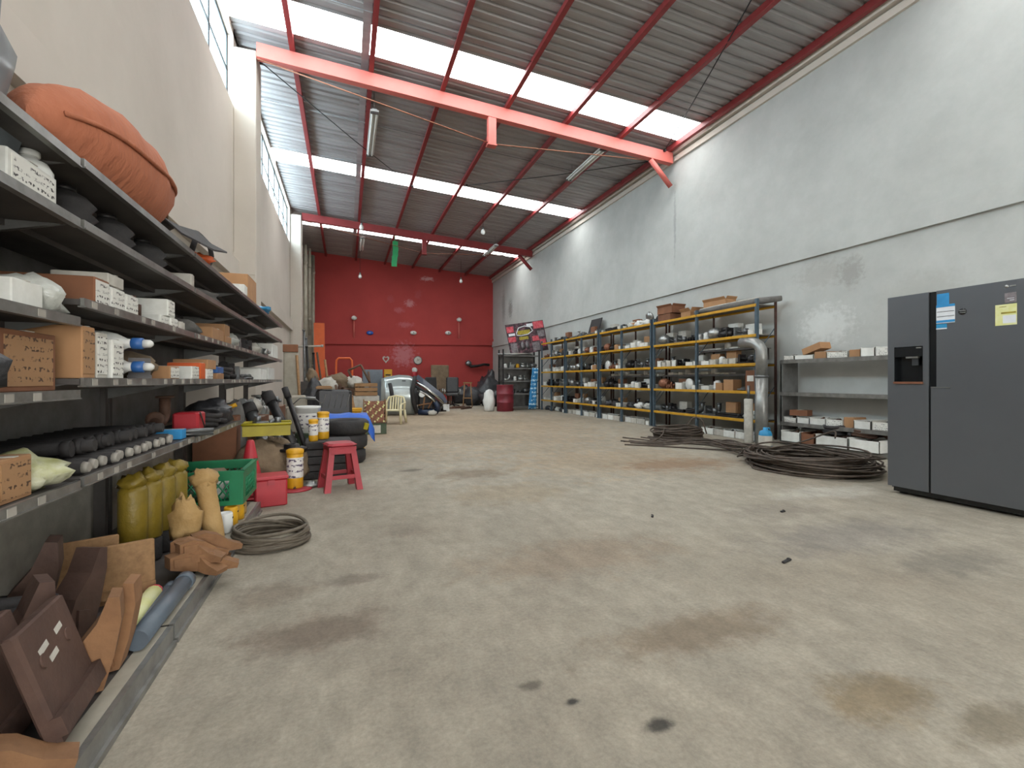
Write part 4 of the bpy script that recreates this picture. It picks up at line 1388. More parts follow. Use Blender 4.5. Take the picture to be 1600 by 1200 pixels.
MB().lathe([(.058, 0), (.064, .01), (.064, .135), (.05, .16), (.025, .165), (.025, .18)], 14).build('body', M['white_plastic'], t)
MB().lathe([(.065, .03), (.0655, .035), (.0655, .11), (.065, .115)], 14).build('label_wrap', M['paper_yellow'], t)
MB().lathe([(.028, .178), (.03, .182), (.03, .198), (0, .199)], 12).build('cap', M['white_plastic'], t)
lblob('black_bag', 1.45, z, (.20, .30, .10), 'black_bag', 'black plastic bag deep on second shelf, nearest bay', 'bag', seed=3)
z = 1.272
lc(1.95, z, .16, .24, .085, 'white_card', 'plain white carton on third shelf of the nearest bay')
lblob('plastic_bag', 2.10, z, (.12, .075, .075), 'poly_bag', 'crumpled clear bag at right end of third shelf, nearest bay', 'bag', x=-1.06, seed=8, amp=.5)
lblob('grey_sack', 1.6, z, (.2, .24, .17), 'grey_cloth', 'large dark grey sack on third shelf, nearest bay', 'sack', x=-1.17, seed=9)
z = 1.002
lc(2.03, z, .30, .40, .20, 'carton_dark', 'long brown carton on fourth shelf of the nearest bay', front=-1.0, pr='print_carton')
lblob('black_bag', 1.73, z, (.17, .14, .105), 'black_bag', 'black plastic bag before the long brown carton, nearest bay', 'bag', x=-1.10, seed=12, amp=.45)
lblob('plastic_bag', 1.62, z, (.07, .10, .02), 'olive_bag', 'flat yellowish bags at edge of fourth shelf, nearest bay', 'bag', x=-1.0, seed=14, amp=.5)
z = .667
lc(1.89, z, .16, .26, .135, 'carton', 'tan printed carton on low shelf of the nearest bay', pr='print_carton')
lblob('plastic_bag', 2.06, z, (.15, .085, .065), 'olive_bag', 'yellowish bags stuffed beside the tan carton, nearest bay', 'bag', x=-1.08, seed=18, amp=.55)
lblob('plastic_bag', 1.68, z, (.08, .08, .035), 'poly_bag', 'small white bag at the edge of low shelf, nearest bay', 'bag', x=-1.0, seed=21, amp=.5)
# --- second bay
z = 1.642
for n, (y, r, lab) in enumerate([(2.42, .095, 'leftmost black round lump on second shelf of second bay'), (2.78, .10, 'middle black round lump on second shelf of second bay'), (3.2, .105, 'large black ribbed lump at right on second shelf, second bay')]):
    t = thing('rubber_boot_cover', lab, 'rubber part', (-1.08, y, z), group='black rubber gaiters')
    MB().lathe([(r * .6, 0), (r, .02), (r * .8, .04), (r * 1.1, .065), (r * .85, .09), (r * 1.05, .115), (r * .7, .15), (r * .3, .17)], 16).build('bellows', M['black_rubber'], t)
    MB().lathe([(r * .3, .165), (r * .38, .17), (r * .38, .185), (0, .186)], 12).build('collar', M['dark_metal'], t)
z = 1.347
lc(2.44, z, .13, .36, .115, 'carton_dark', 'brown carton with white printed end, left on third shelf', pr='print_white')
lc(2.585, z, .14, .3, .10, 'white_card', 'white printed box beside brown carton on third shelf', pr='print_white')
lc(2.735, z, .14, .3, .095, 'white_card', 'second white printed box on third shelf, right of the first', pr='print_white')
lc(2.57, z + .105, .15, .2, .05, 'dirty_white', 'small off-white box stacked on the white printed boxes')
lg('bracket', 'brown_metal', 2.95, z, .9, 'brown bracket between printed boxes on third shelf, second bay', x=-1.05)
lc(3.16, z, .14, .2, .055, 'white_card', 'low white printed box under the small tower, third shelf', pr='print_white')
lc(3.32, z, .13, .2, .06, 'white_card', 'low white printed box right of the small tower', pr='print_white')
lc(3.27, z + .062, .12, .2, .095, 'white_card', 'white printed box standing on two low boxes, third shelf', pr='print_white')
lc(3.47, z, .1, .2, .055, 'dirty_white', 'little off-white box at right end of third shelf, second bay')
z = 1.047
t = thing('bottle', 'upper white bottle with blue collar, lying on another bottle', 'bottle', (-1.12, 2.70, z + .166), group='white bottles lying on the shelf')
bot = MB().lathe([(.04, -.16), (.056, -.15), (.056, .06), (.045, .11), (.022, .15), (.02, .17)], 16, M=Matrix.Rotation(PI / 2, 4, 'Y')).mesh('bottle_body', M['white_plastic'])
bcol = MB().lathe([(.022, .165), (.027, .17), (.027, .21), (.022, .212)], 14, M=Matrix.Rotation(PI / 2, 4, 'Y')).mesh('collar', M['cap_blue'])
btip = MB().lathe([(.02, .212), (.018, .24), (.009, .25), (0, .251)], 12, M=Matrix.Rotation(PI / 2, 4, 'Y')).mesh('spout', M['white_plastic'])
t2 = thing('bottle', 'lower white bottle with blue collar, lying on the shelf', 'bottle', (-1.12, 2.71, z + .056), group='white bottles lying on the shelf')
for tt in (t, t2):
    put('bottle_body', bot, tt)
    put('collar', bcol, tt)
    put('spout', btip, tt)
lc(2.33, z, .10, .3, .205, 'carton', 'tan upright carton with print, left end of second bay', pr='print_carton')
lc(2.44, z, .09, .28, .19, 'dirty_white', 'off-white upright box beside the tan carton', pr='print_white')
lc(2.56, z, .11, .05, .17, 'white_card', 'white printed card box in front of the bottles', front=-.955, pr='print_white')
lblob('dark_parcel', 3.1, z, (.16, .13, .085), 'brown_cloth', 'dark wrapped parcel right of the lying bottles', 'parcel', x=-1.15, seed=31)
lg('bracket', 'dark_metal', 2.93, z, .8, 'dark metal bracket in front of dark wrapped parcel', x=-1.0, rz=.3)
lc(3.33, z, .16, .2, .075, 'carton', 'tan box with white printed end, fourth shelf', pr='print_white')
z = .672
rr = random.Random(77)
for n in range(13):
    y = 2.30 + n * .083
    x1 = -.955 + rr.uniform(-.015, .01)
    t = thing('steel_pin', 'black steel pin, %s from the camera on low shelf of second bay' % ORD[n], 'steel bar', (-1.18, y, z), group='black steel pins in a row')
    r = .027
    MB().cyl((-.20, 0, r), (x1 + 1.18 - .02, 0, r), r, n=10).build('shaft', M['black_rubber'], t)
    MB().cyl((x1 + 1.18 - .02, 0, r), (x1 + 1.18, 0, r), r * .9, r * .7, n=10).build('end_cap', M['pale_tag'], t)
for n in range(11):
    y = 2.36 + n * .088
    tag(MB().cyl((-.24, 0, .027), (.18 - rr.uniform(0, .06), .02, .04), .026, n=8).cyl((.10, .015, .036), (.13, .018, .038), .034, n=8).build('steel_bar', M['black_rubber'], None, (-1.17, y, z + .054)),
        'black steel bar, %s from the camera in the upper layer' % ORD[n], 'steel bar', 'black steel bars in upper layer')
lc(3.50, z, .09, .16, .06, 'paper_blue', 'small light blue box at right end of low shelf', name='blue_box')
# --- third bay and beyond
t = thing('dark_sheet', 'curled dark rubber sheet lying beside the orange sack', 'sheet', (-1.08, 3.72, 1.872))
q = MB()
cs = [(-.24, .10), (-.1, .20), (.02, .17), (.12, .08), (.22, .03)]
vs, fs = [], []
for (x, z) in cs:
    for (yy, dz) in ((-.28, .0), (.05, .04), (.42, .12)):
        vs.append((x, yy, z + dz))
for (x, z) in cs:
    for (yy, dz) in ((-.28, .0), (.05, .04), (.42, .12)):
        vs.append((x, yy, z + dz - .012))
for i in range(4):
    for j in range(2):
        a = i * 3 + j
        fs += [(a, a + 3, a + 4, a + 1), (a + 15, a + 16, a + 19, a + 18)]
for i in range(4):
    fs += [(i * 3, i * 3 + 15, i * 3 + 18, i * 3 + 3), (i * 3 + 2, i * 3 + 5, i * 3 + 20, i * 3 + 17)]
for j in range(2):
    fs += [(j, j + 1, j + 16, j + 15), (12 + j, 12 + j + 15, 12 + j + 16, 12 + j + 1)]
q.add(vs, fs).build('rubber_sheet', M['black_rubber'], t)
MB().blob((-.05, 0, -.02), (.16, .25, .05), 3, .3).build('folded_layer', M['grey_cloth'], t)
lc(3.66, 1.872 + .235, .16, .2, .09, 'carton', 'small tan carton perched above the dark rubber sheet', front=-1.10, rz=.3)
lblob('orange_cloth', 3.90, 1.872, (.10, .13, .035), 'orange', 'bright orange rag at the edge of top shelf', 'cloth', x=-1.0, seed=41, amp=.6)
t = thing('hose_coil', 'black hose loop standing on top shelf behind orange rag', 'hose', (-1.12, 4.50, 1.872))
MB().tube([(.02 * math.sin(i), .26 * math.cos(2 * PI * i / 18), .19 + .17 * math.sin(2 * PI * i / 18)) for i in range(18)], .02, 7, closed=True).build('hose_loop', M['black_rubber'], t)
MB().cyl((.06, -.12, .03), (.06, .16, .03), .03, n=10).build('coupling', M['grey_metal'], t)
lc(5.45, 1.872, .16, .2, .13, 'white_card', 'small white box left of the tan carton on top shelf')
lc(5.95, 1.872, .50, .36, .30, 'carton', 'square tan carton standing on top shelf near left pillar', front=-.99, pr=None)
lblob('blue_cloth', 6.55, 1.872, (.13, .22, .045), 'cyan_blue', 'bright blue cloth at the edge of top shelf', 'cloth', x=-1.03, seed=51, amp=.5)
z = 1.642
lc(3.68, z, .07, .2, .10, 'dirty_white', 'grey upright box on second shelf of third bay')
lblob('grey_sack', 4.25, z, (.16, .30, .055), 'grey_cloth', 'flat grey folded sacks on second shelf of third bay', 'sack', seed=55)
z = 1.347
lblob('dark_parcel', 3.85, z, (.15, .17, .07), 'grey_cloth', 'dark grey rounded parcel on third shelf of third bay', 'parcel', seed=56)
lc(4.35, z, .36, .28, .10, 'carton', 'low tan carton on third shelf of third bay')
lc(4.72, z, .22, .28, .07, 'carton', 'tan carton under a taller one on third shelf', front=-.97)
lc(4.72, z + .072, .2, .26, .10, 'carton', 'tan carton stacked on another, third shelf of third bay', front=-.98)
for n in range(5):
    lg(['bag', 'bracket', 'starter', 'bag', 'pump'][n], ['poly_bag', 'grey_metal', 'dark_metal', 'dirty_white', 'alloy'][n], 5.3 + .42 * n, z, 1.0, '%s item, %s from left, third shelf of far left bays' % (['clear bag', 'grey bracket', 'dark motor', 'off-white bag', 'silver pump'][n], ORD[n]), var=n % 3)
lc(7.55, z, .55, .36, .20, 'white_card', 'large white box at far end of third shelf')
z = 1.047
lc(3.74, z, .17, .2, .085, 'white_card', 'white printed box at left end of fourth shelf, third bay', pr='print_white')
lc(3.92, z, .12, .2, .115, 'orange', 'orange upright box on fourth shelf of third bay', name='orange_box')
lc(4.10, z, .18, .2, .075, 'white_card', 'off-white printed box right of the orange box', pr='print_white')
lc(4.16, z + .077, .24, .22, .07, 'carton', 'tan carton stacked above the off-white printed box')
lc(4.42, z + .05, .2, .18, .05, 'cap_blue', 'blue flat box on fourth shelf of third bay', name='blue_box')
lc(4.42, z, .22, .2, .048, 'carton', 'low tan carton under the blue flat box')
for n in range(4):
    lg(['hose', 'starter', 'bracket', 'rods'][n], ['black_rubber', 'dark_metal', 'grey_metal', 'grey_metal'][n], 4.8 + .42 * n, z, 1.05, '%s, %s from left beyond the blue box, fourth shelf' % (['black hose coil', 'dark motor', 'grey bracket', 'grey rod bundle'][n], ORD[n]))
lc(6.55, z, .5, .36, .13, 'white_card', 'flat white box near far end of fourth shelf')
lc(7.2, z, .55, .36, .16, 'white_card', 'larger flat white box at far end of fourth shelf')
z = .662
t = thing('red_case', 'red plastic case with carrying strap on low shelf', 'case', (-1.06, 3.96, z), LROT)
MB().cbox((0, 0, .075), (.18, .16, .15), .015).build('case_body', M['red'], t)
MB().tube([(-.07, -.085, .15), (0, -.09, .06), (.07, -.085, .01)], .005, 5).build('strap', M['ink_black'], t)
lg('rods', 'grey_metal', 3.72, z, .9, 'grey rods with pale straps left of the red case', x=-1.05, rz=PI / 2 + .2)
lg('hose', 'black_rubber', 4.35, z, 1.15, 'black hose coil right of the red case on low shelf')
lblob('dark_parcel', 4.75, z, (.18, .18, .12), 'black_bag', 'black bag at right end of low shelf, third bay', 'bag', seed=61)
lg('elbow', 'brown_metal', 3.74, z + .07, .9, 'brown pipe elbow on the strapped grey rods', x=-1.15)

# --- steel wear parts on the base shelf
zb = .0805
def m_tooth():
    mb = MB()
    prof = [(-.10, 0), (-.02, 0), (.02, .10), (.055, .22), (.06, .30), (.03, .31), (-.01, .23), (-.075, .16), (-.11, .08)]
    mb.prism(prof, .095, 0, Matrix.Translation((0, .0475, 0)) @ Matrix.Rotation(PI / 2, 4, 'X'))
    mb.prism([(-.085, .02), (-.03, .02), (-.03, .10), (-.075, .12)], .115, 0, Matrix.Translation((0, .0575, 0)) @ Matrix.Rotation(PI / 2, 4, 'X'))
    return mb
def m_plate():
    mb = MB()
    mb.cbox((0, 0, .15), (.035, .26, .30), .008, rot=(0, .0, 0))
    mb.box((.02, 0, .05), (.03, .26, .05))
    for s in (-1, 1):
        mb.cyl((.016, s * .07, .2), (.022, s * .07, .2), .018, n=10)
    return mb
tooth = {k: m_tooth().mesh('digger_tooth', M[k]) for k in ('rust', 'dark_rust')}
plate = {k: m_plate().mesh('wear_plate', M[k]) for k in ('rust', 'dark_rust', 'wood')}
def base(me, name, loc, rot, label, sc=1.0, cat='steel part'):
    return tag(put(name, me, None, loc, rot, (sc, sc, sc)), label, cat, 'worn steel parts on the base shelf')
base(tooth['rust'], 'digger_tooth', (-.70, 1.84, zb + .006), (0, -.12, .25), 'rusty orange digger tooth standing at the base edge, nearest', .9)
base(tooth['rust'], 'digger_tooth', (-.695, 1.95 - .0, zb + .006), (0, -.12, .1), 'rusty orange digger tooth behind the nearest one', .9)
base(tooth['dark_rust'], 'digger_tooth', (-.90, 1.86, zb + .006), (0, -.1, .6), 'dark brown digger tooth left of the rusty ones', 1.1)
wp = base(plate['dark_rust'], 'wear_plate', (-.71, 1.65, zb + .02), (0, -.30, .1), 'brown steel wear plate with pale paint marks, leaning', 1.05)
for yy, zz, ww in ((-.05, .225, .05), (.04, .235, .04), (-.02, .19, .045)):
    MB().box((.0182, yy, zz), (.001, ww, .016), rot=(.15, 0, 0)).build('paint_mark', M['dirty_white'], wp)
base(plate['dark_rust'], 'wear_plate', (-.82, 1.63, zb + .02), (0, -.30, .1), 'brown steel wear plate behind the pale-marked one', 1.0)
base(plate['dark_rust'], 'wear_plate', (-.93, 1.62, zb + .02), (0, -.30, .15), 'rearmost brown steel wear plate near the camera', 1.0)
base(tooth['rust'], 'digger_tooth', (-.86, 1.42, zb + .037), (0, PI / 2 - .02, .35), 'rusty orange tooth lying flat at lower left corner', .75)
t = thing('hose_bundle', 'black bundle of hoses with a white paper tag', 'bundle', (-1.10, 2.05, zb))
q = MB()
for k in range(5):
    q.tube([(.16 * math.cos(a) - .01 * k, .15 * math.sin(a), .05 + .04 * k + .05 * math.sin(a + k * .8)) for a in [2 * PI * i / 14 for i in range(14)]], .026, 7, closed=True)
q.build('hose_loops', M['black_rubber'], t)
MB().box((.17, -.03, .16), (.004, .06, .05), rot=(0, -.3, .4)).build('paper_tag', M['white_card'], t)
base(tooth['dark_rust'], 'digger_tooth', (-1.06, 2.26, zb + .006), (0, -.1, .3), 'dark brown tooth adapter behind the hose bundle', 1.15)
base(tooth['dark_rust'], 'digger_tooth', (-.94, 2.24, zb + .006), (0, -.05, 1.2), 'dark brown tooth adapter before the tan plates', 1.0)
base(plate['wood'], 'wear_plate', (-1.06, 2.54, zb + .01), (0, -.15, -1.15), 'tan plate leaning upright, rear of the pair', .85)
base(plate['wood'], 'wear_plate', (-.90, 2.48, zb + .01), (0, -.15, -1.15), 'tan plate leaning upright, front of the pair', .8)
t = thing('cream_tube', 'cream tube with pink end lying on the base shelf', 'tube', (-.785, 2.30, zb + .034), rot=(0, 0, .04))
MB().cyl((0, -.25, 0), (0, .16, 0), .033, n=12).build('tube_body', M['paper_yellow'], t)
MB().cyl((0, .16, 0), (0, .185, 0), .034, .028, n=12).build('end_cap', M['poster_red'], t)
for n, (x, r, lab) in enumerate([(-.70, .036, 'right grey-blue pipe lying at the base edge'), (-.758, .019, 'thin grey pipe lying between cream tube and larger pipe')]):
    t = thing('grey_pipe', lab, 'pipe', (x, 2.32, zb + r), rot=(0, 0, 0), group='grey pipes on the base shelf')
    MB().cyl((0, -.30, 0), (0, .24, 0), r, n=14).build('pipe_body', M['pvc_grey'], t)
    MB().cyl((0, .20, 0), (0, .25, 0), r * 1.1, n=14).build('socket_end', M['pvc_grey'], t)
rr = random.Random(6)
for n in range(7):
    base(tooth['rust'], 'digger_tooth', (-.80 + .03 * (n % 3), 2.66 + .03 * n, zb + .048 + .05 * (n % 2)), (0, PI / 2 - .02, rr.uniform(-.5, .9)), 'rusty tooth, %s from the camera in the orange pile' % ORD[n], .72)
for n in range(4):
    y = 2.90 + .14 * n
    t = thing('filter_cartridge', 'yellow plastic-wrapped cartridge, %s from the camera beside kraft tube' % ORD[n], 'cartridge', (-1.02 + .02 * n, y, zb), group='yellow wrapped cartridges standing')
    MB().lathe([(.055, 0), (.06, .01), (.06, .11), (.05, .12)], 14).build('black_foot', M['black_rubber'], t)
    MB().lathe([(.056, .12), (.062, .13), (.062, .40), (.05, .42), (.02, .425)], 14).build('wrapped_body', M['mustard_wrap'], t)
    MB().blob((0, 0, .41), (.055, .055, .045), n + 2, .6, 2.5, 12, 8).build('wrap_twist', M['mustard_wrap'], t)
t = thing('kraft_tube', 'long tube wrapped in crumpled brown paper, leaning', 'tube', (-.675, 3.02, zb + .012), rot=(-.18, -.20, 0))
MB().tube([(0, 0, i * .04) for i in range(11)], [.050 + .007 * noise.noise(Vector((i * 1.3, 0, 0))) for i in range(11)], 11).build('wrapped_body', M['kraft'], t)
MB().blob((0, 0, .36), (.062, .062, .06), 5, .5, 2.5, 12, 8).build('crumpled_end', M['kraft'], t)
t = thing('kraft_parcel', 'crumpled brown paper parcel left of the leaning tube', 'parcel', (-.80, 2.93, zb))
MB().blob((0, 0, .12), (.07, .07, .13), 7, .5, 2.5, 14, 10).build('paper', M['kraft'], t)
MB().blob((0, 0, 0), (.075, .07, .085), 9, .3, 2, 12, 8).build('dark_bottom', M['dark_rust'], t)
for n, (y, m, x) in enumerate([(3.42, 'white_plastic', -.72), (3.57, 'yellow', -.72), (3.72, 'yellow', -.71), (3.86, 'kraft', -.72), (3.5, 'yellow', -.95), (3.7, 'kraft', -1.0), (3.95, 'yellow', -.95)]):
    lab = ['white slotted tube under the front corner of green crate', 'left yellow tube under the front edge of green crate', 'right yellow tube under the front edge of green crate', 'tan tube under the far corner of green crate',
           'yellow tube under the middle of green crate', 'tan tube under the back of green crate', 'yellow tube under the far back of green crate'][n]
    t = thing('short_tube', lab, 'tube', (x, y, zb), group='short tubes under the green crate')
    MB().lathe([(.038, 0), (.042, .008), (.042, .115), (.036, .125), (.036, .11)], 12).build('tube_body', M[m], t)
    MB().box((.041, 0, .09), (.006, .014, .010)).build('slot', M['ink_black'], t)

# green crate with lattice sides, standing on the tubes
t = thing('plastic_crate', 'green plastic crate with lattice sides on short tubes', 'crate', (-.93, 3.85, zb + .126))
CX, CY, CH = .27, .25, .215
MB().bb(-CX, CX, -CY, CY, 0, .012).build('crate_floor', M['green'], t)
for s in (-1, 1):
    for ax in (0, 1):
        L_ = CX if ax else CY
        q = MB()
        def bar(u0, u1, z0, z1):
            if ax:
                q.bb(u0, u1, s * CY - .007, s * CY + .007, z0, z1)
            else:
                q.bb(s * CX - .007, s * CX + .007, u0, u1, z0, z1)
        bar(-L_, L_, 0, .03)
        bar(-L_, L_, CH - .05, CH)
        bar(-L_, -L_ + .075, .03, CH - .05)
        bar(L_ - .075, L_, .03, CH - .05)
        for k in range(9):
            u = -L_ + .06 + k * (2 * L_ - .12) / 8
            for sg in (-1, 1):
                a = (u - .05 * sg, .03)
                b = (u + .05 * sg, CH - .05)
                a = (max(-L_ + .05, min(L_ - .05, a[0])), a[1])
                b = (max(-L_ + .05, min(L_ - .05, b[0])), b[1])
                if ax:
                    q.tube([(a[0], s * CY, a[1]), (b[0], s * CY, b[1])], .005, 4)
                else:
                    q.tube([(s * CX, a[0], a[1]), (s * CX, b[0], b[1])], .005, 4)
        q.build('crate_side', M['green'], t)
q = MB()
for s in (-1, 1):
    q.bb(-CX - .015, CX + .015, s * CY - .014, s * CY + .014, CH, CH + .014)
    q.bb(s * CX - .014, s * CX + .014, -CY - .015, CY + .015, CH, CH + .014)
q.build('crate_rim', M['green'], t)
place_good('bag', 'poly_bag', (-.85, 3.78, zb + .14), 0, 1.0, 'crumpled clear bag inside the green crate', None, 1)
place_good('bag', 'brown_cloth', (-.98, 3.95, zb + .14), .6, 1.1, 'brown cloth bag inside the green crate', None, 2)

# ---------------------------------------------------------------- goods heaped along the left side of the hall
t = thing('plastic_stool', 'red plastic stool standing on the bare floor', 'stool', (-.06, 4.86, 0), .25)
q = MB().cbox((0, 0, .425), (.27, .27, .035), .03)
q.box((0, 0, .395), (.25, .25, .03))
q.build('seat', M['stool_red'], t)
for sx in (-1, 1):
    for sy in (-1, 1):
        vs = []
        for (k, w, z) in ((.175, .055, 0), (.118, .05, .41)):
            cx, cy = sx * (k - w / 2), sy * (k - w / 2)
            vs += [(cx - w / 2, cy - w / 2, z), (cx + w / 2, cy - w / 2, z), (cx + w / 2, cy + w / 2, z), (cx - w / 2, cy + w / 2, z)]
        MB().add(vs, [(0, 3, 2, 1), (4, 5, 6, 7), (0, 1, 5, 4), (1, 2, 6, 5), (2, 3, 7, 6), (3, 0, 4, 7)]).build('leg', M['stool_red'], t)
for s in (-1, 1):
    MB().box((0, s * .142, .13), (.25, .018, .035)).build('stretcher', M['stool_red'], t)
    MB().box((s * .142, 0, .13), (.018, .25, .035)).build('stretcher', M['stool_red'], t)
    MB().box((0, s * .125, .37), (.22, .016, .05)).build('apron', M['stool_red'], t)

def canister(x, y, z, s, label, base_plate=False):
    t = thing('grease_canister', label, 'canister', (x, y, z), group='yellow canisters')
    MB().lathe([(.07 * s, 0), (.075 * s, .01), (.075 * s, .33 * s), (.07 * s, .335 * s)], 16).build('body', M['yellow'], t)
    MB().lathe([(.0755 * s, .10 * s), (.0762 * s, .105 * s), (.0762 * s, .29 * s), (.0755 * s, .295 * s)], 16).build('label_wrap', M['print_bucket'], t)
    MB().lathe([(.078 * s, .33 * s), (.08 * s, .335 * s), (.08 * s, .365 * s), (.06 * s, .375 * s), (0, .376 * s)], 16).build('lid', M['yellow'], t)
    return t
pl = tag(MB().lathe([(.15, 0), (.155, .005), (.155, .014), (.12, .02), (0, .021)], 20).build('round_plate', M['stool_red'], None, (-.46, 4.93, 0)), 'flat round red plate under the tall yellow canister', 'plate')
canister(-.46, 4.93, .0215, .98, 'tall yellow canister with white label on a red plate')
t = thing('red_toolbox', 'red plastic toolbox behind the green crate', 'toolbox', (-.60, 4.42, 0), .2)
MB().cbox((0, 0, .11), (.24, .20, .22), .012).build('box', M['red'], t)
MB().cbox((0, 0, .235), (.26, .22, .03), .01).build('lid', M['red'], t)
MB().box((0, -.105, .20), (.05, .012, .04)).build('latch', M['stool_red'], t)
t = thing('traffic_cone', 'red cone standing behind the red toolbox', 'cone', (-.80, 4.72, 0))
MB().lathe([(.13, .025), (.115, .05), (.03, .50), (.022, .51), (0, .511)], 16).build('cone', M['red'], t)
MB().cbox((0, 0, .0125), (.30, .30, .025), .02).build('base', M['red'], t)
# stacked dark plates with yellow canisters on top
for n in range(5):
    q = MB().cbox((0, 0, .04), (.46 - .03 * (n % 2), .42, .078), .012)
    for s in (-1, 1):
        q.box((s * .14, -.212, .04), (.06, .012, .04))
    tag(q.build('steel_plate', M['dark_metal' if n % 2 else 'black_rubber'], None, (-.20 + .015 * (n % 3), 5.55 + .02 * (n % 2), .0785 * n), (0, 0, .04 * (n % 3))),
        'dark steel block, %s from floor in stack behind the stool' % ORD[n], 'steel block', 'dark steel blocks stacked behind stool')
canister(-.33, 5.46, .393, .62, 'short yellow canister on the left of the dark stack')
canister(-.24, 5.63, .393, .80, 'yellow canister on the stack below the white bucket')
tyre_mesh = MB().lathe([(.15, .03), (.17, .01), (.24, .0), (.275, .03), (.28, .09), (.275, .15), (.24, .18), (.17, .17), (.15, .15), (.15, .03)], 26).mesh('tyre_body', M['black_rubber'])
rim_mesh = MB().lathe([(.03, .08), (.06, .09), (.12, .06), (.150, .05), (.155, .09), (.15, .13), (.12, .12), (.03, .10)], 20).mesh('rim', M['dark_metal'])
for n in range(3):
    t = thing('tyre', 'dark tyre, %s from floor in the pile beside the yellow canister' % ORD[n], 'tyre', (-.04 + .02 * n, 6.38, .182 * n), .3 * n, 'tyres in a pile')
    put('tyre_body', tyre_mesh, t)
    put('rim', rim_mesh, t)
    if n == 2:
        MB().box((.10, -.255, .10), (.06, .05, .08), rot=(.2, .3, 0)).build('yellow_tag', M['olive_yellow'], t)
# black case and blue tarpaulin
tag(MB().cbox((0, 0, .24), (.62, .5, .48), .03).cbox((0, 0, .5), (.64, .52, .04), .02).build('footlocker', M['black_leather'], None, (-.12, 7.15, 0), (0, 0, .1)), 'black footlocker under the blue tarpaulin', 'chest')
q = MB()
nx, ny = 14, 12
vs, fs = [], []
for i in range(nx + 1):
    for j in range(ny + 1):
        u, v = -1 + 2 * i / nx, -1 + 2 * j / ny
        x, y = .42 * u, .40 * v
        e = max(0, abs(u) - .72) * 1.0 + max(0, abs(v) - .68) * 1.0
        z = .56 - 1.15 * e * .62 + .035 * noise.noise(Vector((x * 6, y * 6, 3)))
        vs.append((x * (1 - .25 * max(0, abs(u) - .72)), y * (1 - .3 * max(0, abs(v) - .68)), max(z, .2)))
for i in range(nx):
    for j in range(ny):
        a = i * (ny + 1) + j
        fs.append((a, a + ny + 1, a + ny + 2, a + 1))
q.add(vs, fs, 0, True)
o = q.build('blue_tarpaulin', M['blue'], None, (-.02, 7.1, .0))
md = o.modifiers.new('thick', 'SOLIDIFY')
md.thickness = .006
tag(o, 'bright blue tarpaulin draped over the black footlocker', 'tarpaulin')
# quilted seat back
t = thing('truck_seat', 'black quilted truck seat behind the blue tarpaulin', 'seat', (-.17, 7.9, 0), .1)
MB().cbox((0, 0, .24), (.56, .5, .48), .03).build('seat_base', M['black_leather'], t)
b = MB().cbox((0, .12, .68), (.54, .13, .42), .05, rot=(-.12, 0, 0)).build('backrest', M['black_leather'], t)
for k in range(5):
    MB().tube([(-.2 + .09 * k, .053, .54), (-.13 + .09 * k, .03 + .005, .82)], .006, 5).build('stitching', M['grey_cloth'], b)
tag(MB().cbox((0, 0, .02), (.24, .08, .04), .008).cbox((.0, 0, .045), (.2, .05, .012), .004).build('wood_block', M['wood'], None, (-.33, 8.02, .90)), 'short wood block on the quilted seat back', 'wood block')
# bucket on a crate
t = thing('metal_drum', 'dull green squat drum under the white bucket', 'drum', (-.46, 6.55, 0))
MB().lathe([(.15, 0), (.155, .01), (.155, .17), (.16, .18), (.155, .19), (.155, .36), (.16, .37), (.15, .375), (.0, .365)], 20).build('drum_shell', M['green_dirty'], t)
MB().cyl((.07, 0, .365), (.07, 0, .385), .025, n=10).build('bung', M['grey_metal'], t)
t = thing('paint_bucket', 'white plastic bucket with printed label on a drum', 'bucket', (-.46, 6.55, .376))
MB().lathe([(.125, 0), (.13, .01), (.15, .30), (.16, .305), (.16, .33), (.148, .335), (.145, .32), (0, .315)], 20).build('bucket_body', M['white_plastic'], t)
MB().lathe([(.1345, .06), (.137, .065), (.148, .24), (.1465, .245)], 20).build('label_wrap', M['print_bucket'], t)
MB().tube([(-.155, 0, .30), (-.17, -.06, .36), (-.08, -.12, .44), (.08, -.12, .44), (.17, -.06, .36), (.155, 0, .30)], .006, 6).build('handle', M['grey_metal'], t)
# leaning tubes and hoses
for n, (a, b, r, m, lab) in enumerate([((-.42, 5.75, .03), (-.86, 6.15, .86), .055, 'dark_metal', 'thick dark pipe leaning left of the white bucket'),
                                       ((-.36, 5.85, .03), (-.68, 6.2, .92), .03, 'dark_metal', 'thin dark pipe leaning beside the thick one'),
                                       ((-.66, 5.5, .03), (-1.02, 5.9, .74), .06, 'grey_metal', 'grey dented pipe leaning left of the dark pipes')]):
    t = thing('leaning_pipe', lab, 'pipe', a, group='pipes leaning on the left heap')
    d = (b[0] - a[0], b[1] - a[1], b[2] - a[2])
    MB().cyl((0, 0, 0), d, r, n=12).build('pipe_body', M[m], t)
    MB().cyl(tuple(q_ * .9 for q_ in d), tuple(q_ * 1.03 for q_ in d), r * 1.25, n=12).build('flange', M['black_rubber'], t)
t = thing('yellow_tray', 'olive yellow plastic tray resting on brown sacks', 'tray', (-.74, 5.25, .50), .1)
q = MB().bb(-.2, .2, -.14, .14, 0, .012)
for s in (-1, 1):
    q.bb(-.2, .2, s * .14 - .008, s * .14 + .008, 0, .11).bb(s * .2 - .008, s * .2 + .008, -.14, .14, 0, .11)
q.build('tray_body', M['olive_yellow'], t)
MB().tube([(-.21, -.15, .112), (.21, -.15, .112), (.21, .15, .112), (-.21, .15, .112)], .014, 4, closed=True).build('rim', M['olive_yellow'], t)
place_good('pump', 'grey_metal', (-.80, 5.25, .513), .4, 1.0, 'grey pump lying in the yellow tray')
